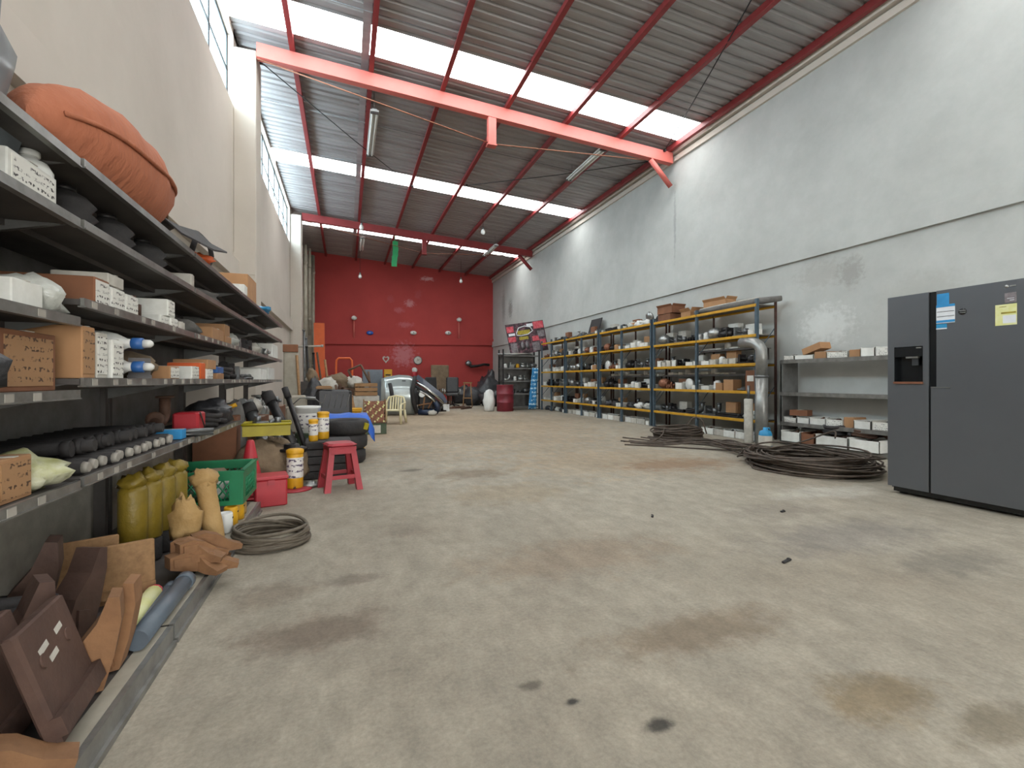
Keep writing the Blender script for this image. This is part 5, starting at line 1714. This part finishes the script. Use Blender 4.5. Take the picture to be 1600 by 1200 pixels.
place_good('pump', 'yellow', (-1.15, 5.32, .685), .2, .95, 'orange yellow pump on the crate above yellow tray')
place_carton((-1.20, 5.38, .0), .1, .36, .4, .68, 'carton_dark', 'tall dark brown carton behind the yellow tray')
def pile_blob(name, loc, r, m, label, cat, seed, amp=.4, extra=()):
    q = MB().blob((0, 0, 0), r, seed, amp, 1.9, 18, 11)
    for (c, r2) in extra:
        q.blob(c, r2, seed + 3, amp, 2.0, 14, 9)
    return tag(q.build(name, M[m], None, loc), label, cat)
pile_blob('brown_sack', (-.78, 5.22, 0), (.24, .20, .26), 'brown_cloth', 'brown sack slumped under the yellow tray', 'sack', 71, .35)
pile_blob('brown_sack', (-.52, 5.30, 0), (.15, .14, .20), 'brown_cloth', 'smaller brown sack left of the tall yellow canister', 'sack', 72, .45)
for n, (x, y, z, kind, m, sc, lab) in enumerate([
    (-.68, 4.98, 0, 'hose', 'brown_metal', 1.0, 'brown hose coil on floor behind the red toolbox'),
    (-.55, 5.10, .0, 'alternator', 'brown_metal', 1.0, 'rusty alternator on floor left of yellow canister'),
    (-.33, 5.02, 0, 'disc', 'alloy', .6, 'small pale disc on floor beside tall yellow canister'),
    (-.60, 5.62, .0, 'starter', 'alloy', 1.4, 'pale motor on floor behind the brown sacks'),
    (-.62, 6.15, .0, 'elbow', 'grey_metal', 1.5, 'grey flanged elbow on floor left of green drum'),
    (-.36, 6.08, .0, 'alternator', 'alloy', 1.2, 'silver alternator between drum and tyre pile'),
    (-.75, 6.9, .0, 'elbow', 'alloy', 2.2, 'large silver elbow pipe behind the green drum'),
    (-.60, 7.35, .0, 'pump', 'alloy', 2.2, 'large silver pump behind the white bucket')]):
    place_good(kind, m, (x, y, z), .5 * n, sc, lab, 'machine parts heaped on the left')
# shelves of engine parts under the far shelving bays
for n, (x, y, z, w, d, h, m, lab) in enumerate([(-1.1, 6.2, 0, .6, .4, .62, 'carton_dark', 'dark brown carton under the fourth shelving bay'), (-1.12, 7.0, 0, .7, .42, .55, 'dirty_white', 'off-white carton under the farthest shelving bay'),
                                              (-1.1, 7.8, 0, .6, .42, .66, 'carton_dark', 'brown carton under the end of left shelving')]):
    place_carton((x, y, z), LROT, w, d, h, m, lab)
for n, (y, kind, m) in enumerate([(6.1, 'starter', 'grey_metal'), (6.45, 'bag', 'dirty_white'), (6.95, 'elbow', 'alloy'), (7.3, 'starter', 'alloy'), (7.75, 'pump', 'grey_metal')]):
    place_good(kind, m, (-1.1, y, (.622, .622, .552, .552, .662)[n]), LROT, 1.3, '%s, %s from camera on cartons under far bays' % (['grey motor', 'off-white bag', 'silver elbow', 'silver motor', 'grey pump'][n], ORD[n]), 'goods on cartons under far bays')
lblob('orange_cloth', 5.78, .0, (.14, .14, .50), 'grey_cloth', 'grey sack standing below the fourth shelving bay', 'sack', x=-1.15, seed=91, amp=.25)

# timber post, jackets, sacks and pallets farther back
t = thing('timber_post', 'tall pale rough post with brown block on top', 'post', (-.98, 9.7, 0), .1)
MB().cbox((0, 0, .78), (.24, .2, 1.56), .02).build('post_body', M['pipe_dirty'], t)
MB().cbox((0, 0, 1.63), (.26, .22, .14), .01).build('top_block', M['carton_dark'], t)
t = thing('machine_casting', 'pale rough machine casting below the post', 'machine part', (-.80, 8.9, 0), .2)
MB().cbox((0, 0, .30), (.42, .4, .6), .04).cbox((0, 0, .68), (.30, .3, .2), .04).build('casting', M['pipe_dirty'], t)
MB().tube([(.1, -.1, .74), (.3, -.15, .72), (.42, -.1, .55)], .03, 8).build('outlet_pipe', M['galv_pipe'], t)
pile_blob('black_jacket', (-.62, 9.9, 0), (.22, .2, .62), 'black_bag', 'black bundle of jackets beside the pale post', 'clothes', 101, .3, [((.12, -.1, .3), (.16, .15, .3))])
pile_blob('brown_sack', (-.62, 9.95, .98), (.10, .10, .16), 'brown_cloth', 'brown cap of cloth on top of black bundle', 'cloth', 103, .4)
place_carton((-.3, 10.4, 0), .1, .7, .6, .78, 'wood_dark', 'dark wooden chest under the grey sacks', name='wooden_chest')
pile_blob('grey_sack', (-.36, 10.3, .782), (.22, .2, .17), 'dirty_white', 'pale dusty sack on the dark wooden chest', 'sack', 105, .35)
place_carton((-.05, 12.2, 0), 0, 1.0, .7, .85, 'wood_dark', 'large dark wooden chest behind the pale sacks', name='wooden_chest')
pile_blob('grey_sack', (-.2, 12.1, .852), (.32, .25, .20), 'brown_cloth', 'brown sack heaped on the large wooden chest', 'sack', 107, .4)
pile_blob('grey_sack', (.18, 12.05, .852), (.20, .2, .16), 'dirty_white', 'pale sack right on the large wooden chest', 'sack', 108, .4)
for n in range(4):
    tag(MB().cyl((-.5, 0, 0), (.5, .1, .02), .025, n=8).cyl((.46, .09, .02), (.5, .1, .02), .032, n=8).build('scrap_pipe', M['grey_metal' if n % 2 else 'dirty_white'], None, (-.2 + .06 * n, 11.3 + .12 * n, .032), (0, 0, .1)),
        '%s scrap pipe on floor between the wooden chests' % ORD[n], 'pipe', 'scrap pipes between chests')
# hand truck
t = thing('hand_truck', 'orange tubular hand truck handle rising behind the sacks', 'hand truck', (-.05, 13.2, 0))
MB().tube([(-.2, 0, .1), (-.2, .05, 1.45), (-.19, .05, 1.56), (-.14, .05, 1.62), (.14, .05, 1.62), (.19, .05, 1.56), (.2, .05, 1.45), (.2, 0, .1)], .025, 8).build('frame', M['orange'], t)
for z in (.5, 1.0):
    MB().cyl((-.2, .025, z), (.2, .025, z), .018, n=8).build('crossbar', M['orange'], t)
MB().bb(-.22, .22, -.25, 0, .02, .035).build('toe_plate', M['orange'], t)
for s in (-1, 1):
    MB().lathe([(.03, -.03), (.12, -.03), (.13, 0), (.12, .03), (.03, .03), (.03, -.03)], 16, (s * .25, .06, .13), M=Matrix.Rotation(PI / 2, 4, 'Y')).build('wheel', M['black_rubber'], t)
# pallets and wooden crate
t = thing('wooden_pallet', 'wooden pallet leaning against the sacks', 'pallet', (.02, 9.55, 0), rot=(0, 0, .9))
for k in range(5):
    MB().box((-.32 + .16 * k, .09, .38), (.10, .02, .76), rot=(-.24, 0, 0)).build('slat', M['wood'], t)
for z, yy in ((.08, .0), (.38, .08), (.68, .15)):
    MB().box((0, yy + .04 , z), (.78, .06, .08)).build('bearer', M['wood_dark'], t)
place_carton((.42, 11.4, 0), 0, .58, .5, .68, 'dirty_white', 'white cabinet standing under the wooden crate', name='white_cabinet')
t = thing('wooden_crate', 'slatted brown wooden crate on the white cabinet', 'crate', (.42, 11.35, .682), .05)
for z in (.05, .15, .25):
    for s in (-1, 1):
        MB().box((0, s * .19, z), (.48, .015, .075)).build('slat', M['wood'], t)
        MB().box((s * .235, 0, z), (.015, .36, .075)).build('slat', M['wood'], t)
MB().box((0, 0, .008), (.46, .36, .014)).build('crate_floor', M['wood_dark'], t)
t = thing('picture_frame', 'empty wooden frame leaning on the wooden crate', 'frame', (.40, 11.9, .9), rot=(-.2, -.45, 0))
for a, b in (((-.16, 0, 0), (.16, 0, 0)), ((-.16, 0, .5), (.16, 0, .5)), ((-.16, 0, 0), (-.16, 0, .5)), ((.16, 0, 0), (.16, 0, .5))):
    MB().tube([a, b], .025, 4).build('frame_bar', M['wood_dark'], t)
tag(MB().cbox((0, 0, .70), (.66, .3, 1.40), .01).box((0, -.152, .75), (.5, .006, .9)).build('grey_cabinet', M['pvc_grey'], None, (.85, 16.9, 0)), 'plain grey metal cabinet before the red wall', 'cabinet')
# yellow drum and box of rods
t = thing('yellow_bin', 'yellow plastic bin left of the rod box', 'bin', (.10, 8.75, 0))
MB().lathe([(.11, 0), (.12, .01), (.15, .52), (.165, .53), (.165, .55), (.145, .55), (.12, .05), (0, .04)], 18).build('bin_body', M['yellow'], t)
MB().lathe([(.155, .50), (.168, .505), (.168, .52), (.156, .525)], 18).build('rim', M['yellow'], t)
tag(MB().cbox((0, 0, .20), (.12, .05, .40), .008).box((0, 0, .41), (.08, .03, .03)).build('yellow_plate', M['yellow'], None, (.20, 7.55, 0), (0, .08, .3)), 'upright yellow plate right of the blue tarpaulin', 'plate')
t = thing('storage_crate', 'dirty green and white crate under the rod bundle', 'crate', (.52, 9.62, 0), .03)
MB().cbox((0, 0, .105), (.42, .36, .21), .012).build('crate_body', M['green_dirty'], t)
MB().box((0, -.182, .10), (.2, .006, .15)).build('label_panel', M['dirty_white'], t)
MB().cbox((0, 0, .217), (.45, .38, .016), .006).build('lid', M['wood_dark'], t)
t = thing('rod_bundle', 'bundle of many cut rods seen end-on above the crate', 'rods', (.52, 9.62, .2255))
for s in (-1, 1):
    MB().box((s * .2, 0, .22), (.012, .3, .44)).build('side_board', M['wood'], t)
rod = MB().cyl((0, -.16, 0), (0, .14, 0), .017, n=7).mesh('rod', M['copper_brown'])
rod2 = MB().cyl((0, -.16, 0), (0, .14, 0), .017, n=7).mesh('rod', M['paper_yellow'])
for j in range(13):
    for i in range(10 if j % 2 else 11):
        put('rod', rod if (i * 7 + j * 3) % 5 else rod2, t, (-.17 + .034 * i + (.017 if j % 2 else 0), R.uniform(-.02, .02), .018 + .031 * j))

# monobloc chair
t = thing('plastic_chair', 'cream plastic armchair beside the wrecked vehicle front', 'chair', (1.06, 11.70, 0), -.35)
MB().cbox((0, 0, .40), (.44, .44, .03), .04).build('seat', M['cream_plastic'], t)
for sx in (-1, 1):
    MB().tube([(sx * .25, -.25, 0), (sx * .225, -.21, .40), (sx * .235, -.20, .58)], [.03, .032, .026], 6).build('leg', M['cream_plastic'], t)
    MB().tube([(sx * .24, .28, 0), (sx * .21, .21, .40)], [.03, .032], 6).build('leg', M['cream_plastic'], t)
    MB().tube([(sx * .235, -.20, .58), (sx * .25, -.05, .605), (sx * .24, .15, .60), (sx * .21, .24, .62)], .024, 6).build('armrest', M['cream_plastic'], t)
t.scale = (1.05, 1.05, .80)
b = MB()
b.tube([(-.21, .21, .40), (-.215, .25, .62), (-.17, .29, .78), (0, .30, .82), (.17, .29, .78), (.215, .25, .62), (.21, .21, .40)], .025, 6)
b.build('back_frame', M['cream_plastic'], t)
for k in range(5):
    MB().box((-.12 + .06 * k, .255, .60), (.035, .012, .40), rot=(-.2, 0, 0)).build('back_slat', M['cream_plastic'], t)

# wrecked vehicle front section
t = thing('vehicle_front', 'silver and blue vehicle front section lying on its side', 'car part', (1.95, 14.6, 0), -.12)
q = MB()
sec = []
prof = [(-.95, .06, 1.08), (-.80, .03, 1.14), (-.45, .02, 1.20), (-.15, .02, 1.18), (.02, .02, 1.10)]
vs, fs = [], []
for (x, z0, z1) in prof:
    for k in range(9):
        s = k / 8
        z = z0 + (z1 - z0) * s
        y = -.30 - .16 * math.sin(PI * min(1, s * 1.1)) + (.35 * max(0, s - .75) * 4 * .25)
        vs.append((x, y, z))
for (x, z0, z1) in prof:
    for k in range(9):
        s = k / 8
        z = z0 + (z1 - z0) * s * .97
        y = -.30 - .16 * math.sin(PI * min(1, s * 1.1)) + .30
        vs.append((x, y, z))
n = len(prof)
for i in range(n - 1):
    for k in range(8):
        a = i * 9 + k
        fs += [(a, a + 9, a + 10, a + 1), (a + n * 9, a + n * 9 + 1, a + n * 9 + 10, a + n * 9 + 9)]
    a = i * 9
    fs += [(a, a + n * 9, a + n * 9 + 9, a + 9), (a + 8, a + 17, a + n * 9 + 17, a + n * 9 + 8)]
for k in range(8):
    fs += [(k, k + 1, k + 1 + n * 9, k + n * 9), ((n - 1) * 9 + k, (n - 1) * 9 + k + n * 9, (n - 1) * 9 + k + 1 + n * 9, (n - 1) * 9 + k + 1)]
q.add(vs, fs, 0, True).build('side_panel', M['car_silver'], t)
MB().tube([(-.70, -.50, .95), (-.62, -.56, .55), (-.50, -.54, .15)], .055, 6).build('door_seal', M['black_rubber'], t)
MB().box((-.30, -.50, 1.02), (.10, .03, .03)).build('door_handle', M['ink_black'], t)
MB().tube([(.03, -.40, 1.15), (-.06, -.52, .75), (-.02, -.52, .4), (.08, -.46, .06)], .065, 7).build('wheel_arch', M['black_rubber'], t)
q = MB()
hood = [(0, 1.12), (.12, 1.20), (.85, .62), (.98, .40), (.90, .34), (.75, .48)]
q.prism(hood, .50, 0, Matrix.Translation((0, .05, 0)) @ Matrix.Rotation(PI / 2, 4, 'X'))
q.build('bonnet', M['car_blue'], t)
for n_, (pts, m, r, nm) in enumerate([([(.06, -.46, .98), (.35, -.54, .80), (.65, -.52, .56), (.88, -.40, .36)], 'chrome', .045, 'grille_bar'),
                                     ([(.06, -.47, .86), (.33, -.55, .68), (.6, -.53, .46), (.80, -.42, .28)], 'ink_black', .05, 'grille_gap'),
                                     ([(.08, -.47, .76), (.32, -.57, .64), (.55, -.56, .46), (.74, -.46, .18)], 'chrome', .035, 'grille_bar'),
                                     ([(.12, -.44, .10), (.4, -.50, .09), (.68, -.42, .12)], 'car_blue', .085, 'bumper'),
                                     ([(.60, -.50, .40), (.68, -.50, .26), (.70, -.44, .12)], 'car_blue', .075, 'bumper_corner')]):
    MB().tube(pts, r, 8).build(nm, M[m], t)
MB().cbox((.34, -.34, .40), (.46, .22, .46), .05).build('engine_bay', M['ink_black'], t)
q = MB()
for a, b in (((.12, -.50, .30), (.50, -.52, .36)), ((.25, -.5, .15), (.30, -.5, .55)), ((.4, -.5, .2), (.52, -.5, .42))):
    q.tube([a, b], .022, 6)
q.build('bent_bracket', M['rust'], t)
MB().lathe([(.0, 0), (.08, .01), (.10, .04), (.085, .07)], 14, (.22, -.47, .62), M=Matrix.Rotation(PI / 2, 4, 'X')).build('head_lamp', M['alloy'], t)

# corner of discarded seats before the red wall
def office_seat(x, y, rz, label, m):
    t = thing('office_chair', label, 'chair', (x, y, 0), rz, 'discarded seats before red wall')
    MB().cbox((0, 0, .48), (.52, .5, .12), .05).build('seat', M[m], t)
    MB().cbox((0, .27, .85), (.50, .12, .62), .05, rot=(-.15, 0, 0)).build('backrest', M[m], t)
    for s in (-1, 1):
        MB().tube([(s * .28, .15, .5), (s * .3, .1, .68), (s * .3, -.18, .68), (s * .28, -.18, .5)], .022, 6).build('armrest', M['chrome'], t)
    MB().cyl((0, 0, .06), (0, 0, .42), .03, n=8).build('post', M['dark_metal'], t)
    for k in range(5):
        a = 2 * PI * k / 5
        MB().tube([(0, 0, .10), (.28 * math.cos(a), .28 * math.sin(a), .03)], .025, 5).build('base_arm', M['dark_metal'], t)
office_seat(3.3, 18.8, .3, 'black office chair at left of the red wall corner', 'black_leather')
office_seat(3.95, 18.4, -.2, 'black office chair with shiny armrests, nearer and right', 'black_leather')
t = thing('high_back_chair', 'brown high-backed chair against the red wall', 'chair', (3.85, 20.2, 0))
MB().cbox((0, 0, .5), (.8, .6, .14), .03).build('seat', M['wood_dark'], t)
MB().cbox((0, .3, 1.12), (.78, .08, 1.15), .03).build('backrest', M['brown_cloth'], t)
for sx in (-1, 1):
    for sy in (-1, 1):
        MB().box((sx * .34, sy * .24, .215), (.06, .06, .43)).build('leg', M['wood_dark'], t)
t = thing('wooden_stand', 'thin wooden stand right of the black chairs', 'stand', (4.42, 17.8, 0))
for s in (-1, 1):
    MB().tube([(s * .18, 0, 0), (s * .12, 0, .95)], .022, 4).build('leg', M['wood'], t)
MB().box((0, 0, .94), (.34, .05, .05)).build('top_rail', M['wood'], t)
MB().box((0, 0, .35), (.30, .03, .04)).build('rung', M['wood'], t)
t = thing('yellow_case', 'yellow metal case standing near the red wall', 'case', (1.83, 22.7, 1.16))
MB().cbox((0, 0, .19), (.36, .2, .38), .02).build('case_body', M['yellow'], t)
MB().box((0, -.102, .12), (.24, .008, .07)).build('dark_slot', M['ink_black'], t)
place_carton((1.83, 22.7, 0), 0, .7, .6, 1.155, 'dark_metal', 'dark metal cupboard under the yellow case', name='metal_cupboard')
t = thing('fire_extinguisher', 'red and white fire extinguisher on the red wall', 'fire extinguisher', (3.1, YB - .17, 1.05))
MB().lathe([(.10, 0), (.11, .01), (.11, .36), (.07, .42), (.03, .44), (.03, .48)], 14).build('cylinder', M['red'], t)
MB().blob((0, -.02, .38), (.13, .10, .13), 4, .2).build('white_head', M['white_plastic'], t)
MB().bb(-.04, .04, .10, .16, .1, .35).build('wall_bracket', M['dark_metal'], t)
t = thing('wall_bracket_arm', 'dark curved bracket with grey end on red wall', 'bracket', (5.8, YB, 1.85))
MB().tube([(0, -.02, 0), (.1, -.2, -.12), (.4, -.25, -.10), (.75, -.22, -.02), (1.05, -.15, -.04)], .07, 8).build('arm', M['dark_metal'], t)
MB().blob((-.02, -.15, -.08), (.16, .12, .15), 5, .2).build('knob', M['grey_metal'], t)
for n, (x, y, r, lab) in enumerate([(5.85, 20.0, (.55, .5, .66), 'large black bag heap in the dark far corner'), (4.95, 19.0, (.38, .4, .45), 'lower black bag heap left in the far corner'), (6.1, 17.4, (.35, .35, .45), 'black bag heap beside the dark rack')]):
    pile_blob('black_bag', (x, y, 0), r, 'black_bag', lab, 'bag', 120 + n, .35)
pile_blob('white_sack', (4.52, 15.25, 0), (.20, .18, .42), 'white_plastic', 'white sack leaning behind the red drum', 'sack', 130, .25)
for n, (x, y, m, lab) in enumerate([(2.9, 15.6, 'dark_metal', 'flat dark scrap lying on floor right of vehicle front'), (3.2, 15.9, 'alloy', 'flat silver scrap lying on floor right of vehicle front'), (2.4, 14.0, 'dirty_white', 'small pale lump on floor before vehicle front')]):
    if n < 2:
        place_good('bracket', m, (x, y, 0), .4 + n, 1.8, lab)
    else:
        pile_blob('pale_lump', (x, y, 0), (.13, .12, .09), m, lab, 'debris', 140, .4)
for n, (x, y, s) in enumerate([(3.75, 17.0, .5), (4.1, 16.7, .35)]):
    tag(MB().box((0, 0, .03), (s * 2, .06, .06)).box((s * .3, .02, .07), (s, .04, .03)).build('scrap_bar', M['brown_metal'], None, (x, y, 0), (0, 0, .2 + .6 * n)), '%s brown scrap bar on floor before the black chairs' % ['longer', 'shorter'][n], 'scrap')

# orange board, long bars in the left corner
t = thing('orange_board', 'tall orange board leaning in the left corner', 'board', (-.85, 18.3, .0), rot=(-.03, -.03, 0))
MB().box((0, 0, 1.95), (.36, .05, 2.3), rot=(0, .02, 0)).build('panel', M['orange'], t)
for s in (-1, 1):
    MB().box((s * .10, .01, .8), (.07, .05, 1.6)).build('leg', M['orange'], t)
for n, (x, y, h, lean) in enumerate([(-1.15, 16.9, 2.4, .10), (-1.05, 16.6, 2.1, .16), (-1.22, 16.3, 2.6, .05), (-.9, 16.8, 1.9, .12)]):
    tag(MB().cyl((0, 0, 0), (-lean, .1, h), .035, n=8).cyl((-lean, .1, h), (-lean * 1.02, .1, h + .05), .045, n=8).build('long_bar', M['dark_metal' if n % 2 else 'grey_metal'], None, (x, y, 0)),
        '%s long metal bar leaning in left corner by orange board' % ORD[n], 'metal bar', 'bars leaning in the corner')
tag(MB().box((0, 0, .5), (.5, .4, 1.0)).box((0, -.21, .6), (.4, .02, .3), 0).build('dark_cabinet', M['shelf_dark'], None, (-.95, 14.6, 0)), 'dark metal cabinet in the left corner below pipes', 'cabinet')
tag(MB().cyl((0, 0, 0), (.95, .1, .06), .03, n=8).cyl((.9, .09, .056), (.98, .1, .062), .042, n=8).cyl((0, 0, 0), (-.06, 0, 0), .045, n=8).build('white_bar', M['dirty_white'], None, (-1.70, 16.9, 2.12)), 'white horizontal bar jutting from left wall near orange board', 'bar')

# ---------------------------------------------------------------- dark rack, posters and drum at the end of the blue racks
t = thing('dark_rack', 'dark shelf rack facing the camera beyond the blue racks', 'rack', (5.85, 15.95, 0))
for x in (-.68, .68):
    for y in (-.24, .24):
        MB().box((x, y, 1.06), (.045, .045, 2.12)).build('post', M['ink_black'], t)
MB().box((0, .255, 1.0), (1.38, .01, 1.95)).build('back_panel', M['shelf_grey'], t)
for z in (.10, .55, 1.0, 1.45, 1.9):
    s = MB().box((0, 0, z), (1.36, .5, .025)).build('shelf_board', M['shelf_dark'], t)
    MB().box((0, -.255, z), (1.36, .012, .05)).build('front_rail', M['shelf_grey'], s)
DK = [('starter', 'alloy'), ('pump', 'alloy'), ('bracket', 'grey_metal'), ('elbow', 'alloy'), ('alternator', 'grey_metal'), ('filter', 'yellow'), ('filter', 'white_plastic'), ('elbow', 'grey_metal'), ('lamp', 'alloy')]
for li, z in enumerate((.5635, 1.0135, 1.4635)):
    x = -.6
    for n in range(9):
        kind, m = DK[(li * 3 + n * 2 + li * n) % len(DK)]
        sc = min(1.25, .38 / GOODS[kind][5]) if kind != 'hose' else .8
        w = GOODS[kind][3] * sc
        if x + w > .64:
            break
        place_good(kind, m, (5.85 + x + w / 2, 15.90, z), 0, sc, '%s %s, %s from left, %s level of dark rack' % (CW[m], GOODS[kind][1], ORD[n], ['low', 'middle', 'high'][li]), 'goods on the dark rack')
        x += w + .02
for n in range(5):
    tag(MB().tube([(-.7 + .05 * n, 0, .03), (0, -.05, .03 + .03 * (n % 2)), (.6, .02, .05 + .03 * (n % 3))], .025, 7).cyl((.58, .02, .05 + .03 * (n % 3)), (.64, .02, .05 + .03 * (n % 3)), .036, n=8).build('trim_strip', M['dirty_white' if n % 2 else 'grey_metal'], None, (5.68, 15.74 + .09 * n, 1.915)),
        '%s bent trim strip on top of the dark rack' % ORD[n], 'strip', 'bent strips on dark rack')
t = thing('poster_board', 'dark red printed poster board standing on the dark rack', 'poster', (6.22, 15.62 + .2, 2.02), rot=(-.10, -.17, .0))
t.scale = (1.08, 1, 1.05)
PW, PH = 1.36, 1.06
MB().box((0, 0, PH / 2), (PW, .02, PH)).build('board', M['poster_dark'], t)
def patch(x0, x1, z0, z1, m, nm):
    MB().bb(x0, x1, -.0135, -.0105, z0, z1).build(nm, M[m], t)
patch(-.66, -.42, .78, .98, 'poster_red', 'red_print')
patch(.30, .66, .80, 1.04, 'poster_red', 'red_print')
patch(-.66, -.40, .45, .62, 'poster_red', 'red_print')
patch(.18, .42, .38, .55, 'poster_red', 'red_print')
patch(-.30, .14, .66, .80, 'poster_yellow', 'yellow_print')
patch(-.28, .05, .48, .58, 'poster_yellow', 'yellow_print')
MB().tube([(-.34, -.016, .74), (-.24, -.016, .90), (-.02, -.016, .94), (.18, -.016, .88), (.24, -.016, .74), (.06, -.016, .64), (-.2, -.016, .62), (-.34, -.016, .66)], .018, 5, closed=True).build('white_ring_print', M['paper_white'], t)
for x in (-.20, -.04):
    q = MB().lathe([(0, 0), (.06, .003), (.065, .006), (0, .008)], 14, (x, -.012, .28), M=Matrix.Rotation(PI / 2, 4, 'X') @ Matrix.Diagonal((1, 2.2, 1, 1)))
    q.build('pale_print', M['poster_grey'], t)
patch(.40, .64, .50, .72, 'poster_grey', 'grey_print')
patch(.44, .64, .16, .40, 'poster_red', 'red_print')
patch(-.62, -.40, .66, .74, 'paper_white', 'white_print')
patch(.06, .28, .90, 1.0, 'paper_white', 'white_print')
patch(-.62, -.40, .08, .40, 'poster_grey', 'grey_print')
patch(.14, .40, .05, .34, 'poster_grey', 'grey_print')
t = thing('blue_banner', 'blue printed plastic banner hanging between the racks', 'banner', (6.52, 15.60, .02))
vs, fs = [], []
for i in range(7):
    for j in range(9):
        zz = 1.45 * j / 8
        w = .34 - .10 * (j / 8)
        vs.append((-.30 + .0 + (-.5 + i / 6) * w * .9 + .10 * (j / 8), -.02 + .025 * math.sin(i * 2.1 + j * .5), zz))
for i in range(6):
    for j in range(8):
        a = i * 9 + j
        fs.append((a, a + 9, a + 10, a + 1))
o = MB().add(vs, fs, 0, True).build('banner_sheet', M['print_blue'], t)
o.modifiers.new('thick', 'SOLIDIFY').thickness = .006
MB().cyl((-.32, -.0, 1.46), (-.06, -.0, 1.46), .012, n=6).build('hanging_rod', M['grey_metal'], t)
t = thing('oil_drum', 'dark red steel oil drum at the end of the racks', 'drum', (5.04, 15.1, 0))
MB().lathe([(.27, 0), (.285, .01), (.285, .28), (.30, .295), (.285, .31), (.285, .57), (.30, .585), (.285, .60), (.285, .86), (.292, .875), (.285, .885), (.27, .87), (0, .865)], 26).build('drum_shell', M['drum_red'], t)
MB().cyl((.15, .05, .865), (.15, .05, .885), .035, n=10).build('bung', M['grey_metal'], t)
# loose scraps on the floor
for n, (x, y, l, a, m, lab) in enumerate([(2.38, 2.04, .09, .3, 'ink_black', 'small black stick lying on open floor near fridge'), (2.20, 3.05, .05, .9, 'dark_metal', 'tiny dark scrap on the open floor'), (3.25, 2.82, .05, .2, 'ink_black', 'tiny black scrap on floor before the fridge')]):
    tag(MB().cbox((0, 0, .006), (l, .018, .012), .004).box((l * .3, .004, .013), (l * .2, .01, .004)).build('floor_scrap', M[m], None, (x, y, 0), (0, 0, a)), lab, 'debris')

# clutter filling the left heap
rr = random.Random(404)
CL = [('starter', 'brown_metal'), ('bracket', 'dark_metal'), ('pump', 'brown_metal'), ('alternator', 'grey_metal'), ('hose', 'black_rubber'), ('bag', 'brown_cloth'), ('elbow', 'brown_metal'), ('bracket', 'copper_brown'), ('pump', 'alloy'), ('bag', 'dirty_white'), ('disc', 'dark_metal'), ('bag', 'grey_cloth')]
SPOTS = [(-.92, 5.0, 0, 'beside the cone'), (-.70, 5.52, .30, 'on the brown sack behind the yellow tray'), (-.52, 5.25, .31, 'on the smaller brown sack'), (-.95, 5.72, 0, 'under the grey leaning pipe'),
         (-.88, 6.35, 0, 'left of the green drum'), (-.72, 6.55, 0, 'against the green drum'), (-.30, 6.62, 0, 'behind the tyre pile left'), (-.55, 7.0, 0, 'behind the green drum'),
         (-.62, 7.75, 0, 'left of the quilted seat'), (-.80, 8.3, 0, 'before the machine casting'), (-.50, 8.5, 0, 'right of the machine casting'), (-.28, 9.0, 0, 'behind the quilted seat'),
         (.10, 10.2, 0, 'behind the leaning pallet'), (-.10, 9.15, .0, 'before the leaning pallet'), (-.12, 10.35, .782, 'on the dark wooden chest right'), (-.52, 10.45, .782, 'on the dark wooden chest left'),
         (.30, 12.25, .852, 'on the right end of large chest'), (-.45, 12.2, .852, 'on the left end of large chest'), (.05, 11.4, 0, 'left of the white cabinet'), (.55, 11.45, .70, 'inside the slatted wooden crate'),
         (-.80, 13.4, 0, 'before the dark cabinet'), (-.55, 14.2, 0, 'right of the dark cabinet'), (-.95, 14.6, 1.0, 'on the dark corner cabinet'), (.30, 14.0, 0, 'behind the hand truck'),
         (-.18, 7.95, .482, 'on the seat cushion of the quilted seat'), (1.15, 10.9, 0, 'on floor before the cream chair')]
for n, (x, y, z, where) in enumerate(SPOTS):
    kind, m = CL[(n * 5 + n // 3) % len(CL)]
    if n in (24, 25):
        continue
    place_good(kind, m, (x, y, z), rr.uniform(-1, 1), rr.uniform(1.1, 1.5) if z == 0 else 1.0, '%s %s %s' % (CW[m], GOODS[kind][1], where), 'machine parts heaped on the left', n % 3 if kind == 'bag' else 0)
for n, (a, b, r) in enumerate([((.02, 8.55, .02), (-.18, 9.1, .95), .022), ((-.75, 9.3, .02), (-.86, 9.55, 1.5), .025), ((.62, 12.0, .02), (.52, 12.2, 1.25), .025), ((-.35, 13.6, .02), (-.55, 13.9, 1.6), .03), ((-.6, 15.6, .02), (-.85, 15.8, 1.9), .03)]):
    t = thing('timber_strip', '%s thin timber strip from the camera, leaning in the heap' % ORD[n], 'timber', a, group='timber strips leaning in the heap')
    d = tuple(b[i] - a[i] for i in range(3))
    MB().tube([(0, 0, 0), tuple(q_ * .5 for q_ in d), d], r, 4).build('strip', M['wood' if n % 2 else 'wood_dark'], t)
for n, (x, y, r, m, lab) in enumerate([(4.95, 20.7, (.5, .40, .42), 'black_bag', 'added black heap standing in for darkness behind the wooden stand'), (5.45, 18.0, (.42, .36, .34), 'black_bag', 'added low black heap standing in for darkness between drum and far corner'),
                                       (2.55, 20.4, (.5, .4, .5), 'black_leather', 'added black padded heap standing in for darkness behind the left office chair'), (6.35, 21.4, (.36, .5, .8), 'black_bag', 'added tall black heap standing in for darkness in the far right corner')]):
    pile_blob('added_dark_heap', (x, y, 0), r, m, lab, 'heap', 160 + n, .45)  # black lumps added to stand in for the far corner's darkness
t = thing('small_gearbox', 'small silver gearbox on the olive yellow tray edge', 'machine part', (-.64, 5.2, .513), .3)
MB().cbox((0, 0, .05), (.10, .12, .10), .02).build('gearbox', M['alloy'], t)
MB().cyl((0, 0, .10), (0, 0, .16), .03, n=10).build('shaft', M['grey_metal'], t)
